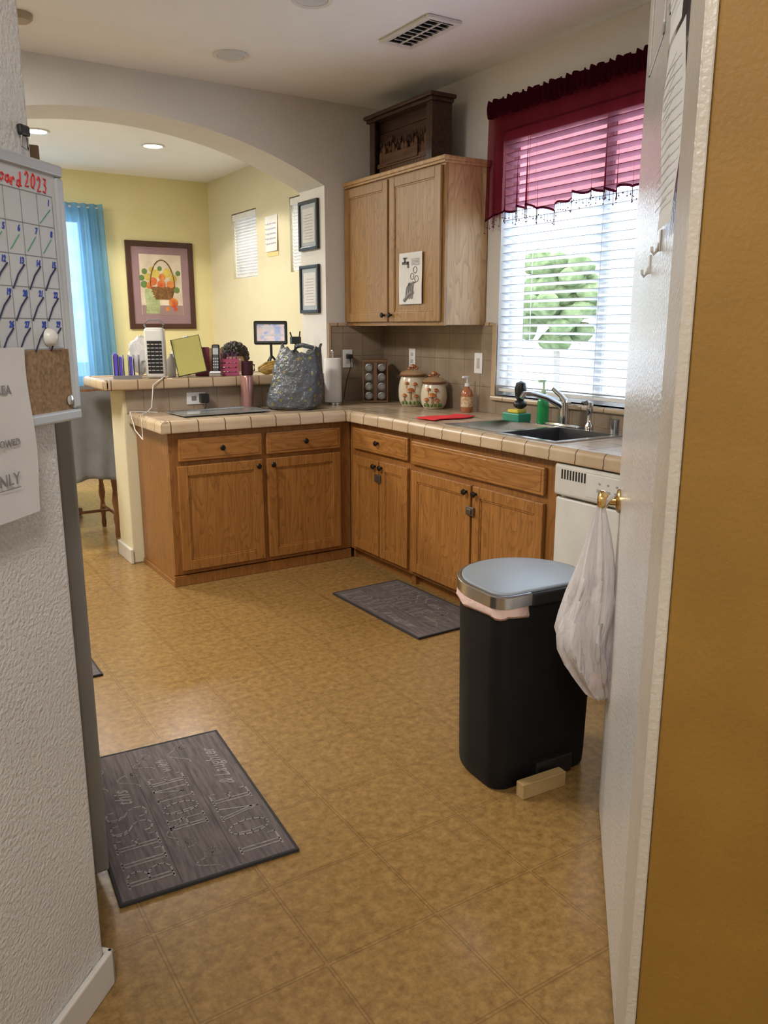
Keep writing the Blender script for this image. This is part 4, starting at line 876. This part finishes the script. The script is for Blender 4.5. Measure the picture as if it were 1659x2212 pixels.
b=NB();ball(b,.112,(0,-.015,1.195),5,(.98,1.05,.90),.16,9)
for v in b.verts:
    k=.006*noise.noise(v.co*70);v.co.x+=k;v.co.z+=k
    if v.co.y>.06 and v.co.z<1.19: v.co.y=.06-.3*(v.co.y-.06)
part(p,'hair',b,hairm,True)
J2=[(0,-.03,.57,.15,.12),(0,-.05,.72,.14,.11),(0,-.04,.88,.165,.11),(0,-.03,.96,.085,.07)];E2=[(0,1),(1,2),(2,3)]
for sx_ in (-1,1): k=len(J2);J2+=[(sx_*.175,-.04,.915,.065),(sx_*.21,.02,.74,.055)];E2+=[(2,k),(k,k+1)]
skinmesh('shirt',J2,E2,shirt,p)
J3=[(0,-.03,.56,.15,.12)];E3=[]
for sx_ in (-1,1): k=len(J3);J3+=[(sx_*.09,.02,.55,.098),(sx_*.11,.40,.54,.072),(sx_*.11,.42,.30,.06),(sx_*.11,.40,.11,.05)];E3+=[(0,k),(k,k+1),(k+1,k+2),(k+2,k+3)]
skinmesh('trousers',J3,E3,M('denim',(.04,.06,.12),rough=.9),p)
# ------------------------------------------------------------ outside
b=NB();box(b,3.6,40,-20,40,-.3,-.2);o=solo('yard_ground','pale concrete yard outside the window','ground',b,M('concrete',(.42,.45,.50),rough=.9))
o['kind']='structure'
lf=M('foliage',(.11,.17,.07),(.24,.30,.16),rough=.95,scale=9)
t=thing('tree','leafy green tree outside the window','tree',(8.55,8.75,-.2))
b=NB();tube(b,[(0,0,0),(.03,0,.8),(0,.05,1.9)],[.06,.05,.04]);part(t,'trunk',b,M('bark',(.35,.34,.32),rough=.9),True)
b=NB()
for i in range(80):
    a=i*2.4;q=random.random()**.6;ph=math.asin(2*random.random()-1);ball(b,.17,(.62*q*math.cos(a)*math.cos(ph),.62*q*math.sin(a)*math.cos(ph),2.0+.66*q*math.sin(ph)),2,(1,1,.8),.3,3)
o=part(t,'crown',b,lf,True);o['kind']='stuff'
# ------------------------------------------------------------ lights
W_=bpy.data.worlds.new('sky');S.world=W_;W_.use_nodes=True;bg=W_.node_tree.nodes['Background'];bg.inputs[0].default_value=(.86,.93,1,1);bg.inputs[1].default_value=3.8
def area(name,loc,rot,sx_,sy_,pw,col):
    l=bpy.data.lights.new(name,'AREA');l.shape='RECTANGLE';l.size=sx_;l.size_y=sy_;l.energy=pw;l.color=col
    o=bpy.data.objects.new(name,l);COL.objects.link(o);o.location=loc;o.rotation_euler=rot;return o
area('daylight_kitchen',(4.5,2.9,3.9),(0,math.radians(45),0),2.2,2.2,820,(.86,.94,1))
area('fill_light_kitchen',(.1,3.4,2.76),(0,0,0),.6,.6,66,(1,.95,.87))  # unseen fill light added to brighten the kitchen, not a real fixture
area('fill_light_hall',(-.3,-.3,2.76),(0,0,0),.6,.6,46,(1,.95,.89))  # added fill behind the camera, lifts the hall and near floor
area('fill_light_dining',(.2,6.6,2.76),(0,0,0),.6,.6,95,(1,.96,.89))  # extra out-of-view fill because the dining room needs more light
for x,y in ((2.15,6.72),(1.29,6.68)):
    l=bpy.data.lights.new('downlight_bulb','SPOT');l.energy=45;l.spot_size=2.4;l.color=(1,.93,.8);l.shadow_soft_size=.06;o=bpy.data.objects.new('downlight_bulb',l);COL.objects.link(o);o.location=(x,y,CZ-.03)
# ------------------------------------------------------------ camera
cam=bpy.data.cameras.new('camera');co=bpy.data.objects.new('camera',cam);COL.objects.link(co);S.camera=co
cam.sensor_fit='VERTICAL';cam.sensor_height=24;cam.lens=24*1755/2212;cam.clip_start=.02
co.location=(0,0,1.41);co.rotation_euler=(PI/2-.2241,0,-.5682)
S.view_settings.view_transform='Standard';S.view_settings.exposure=.26
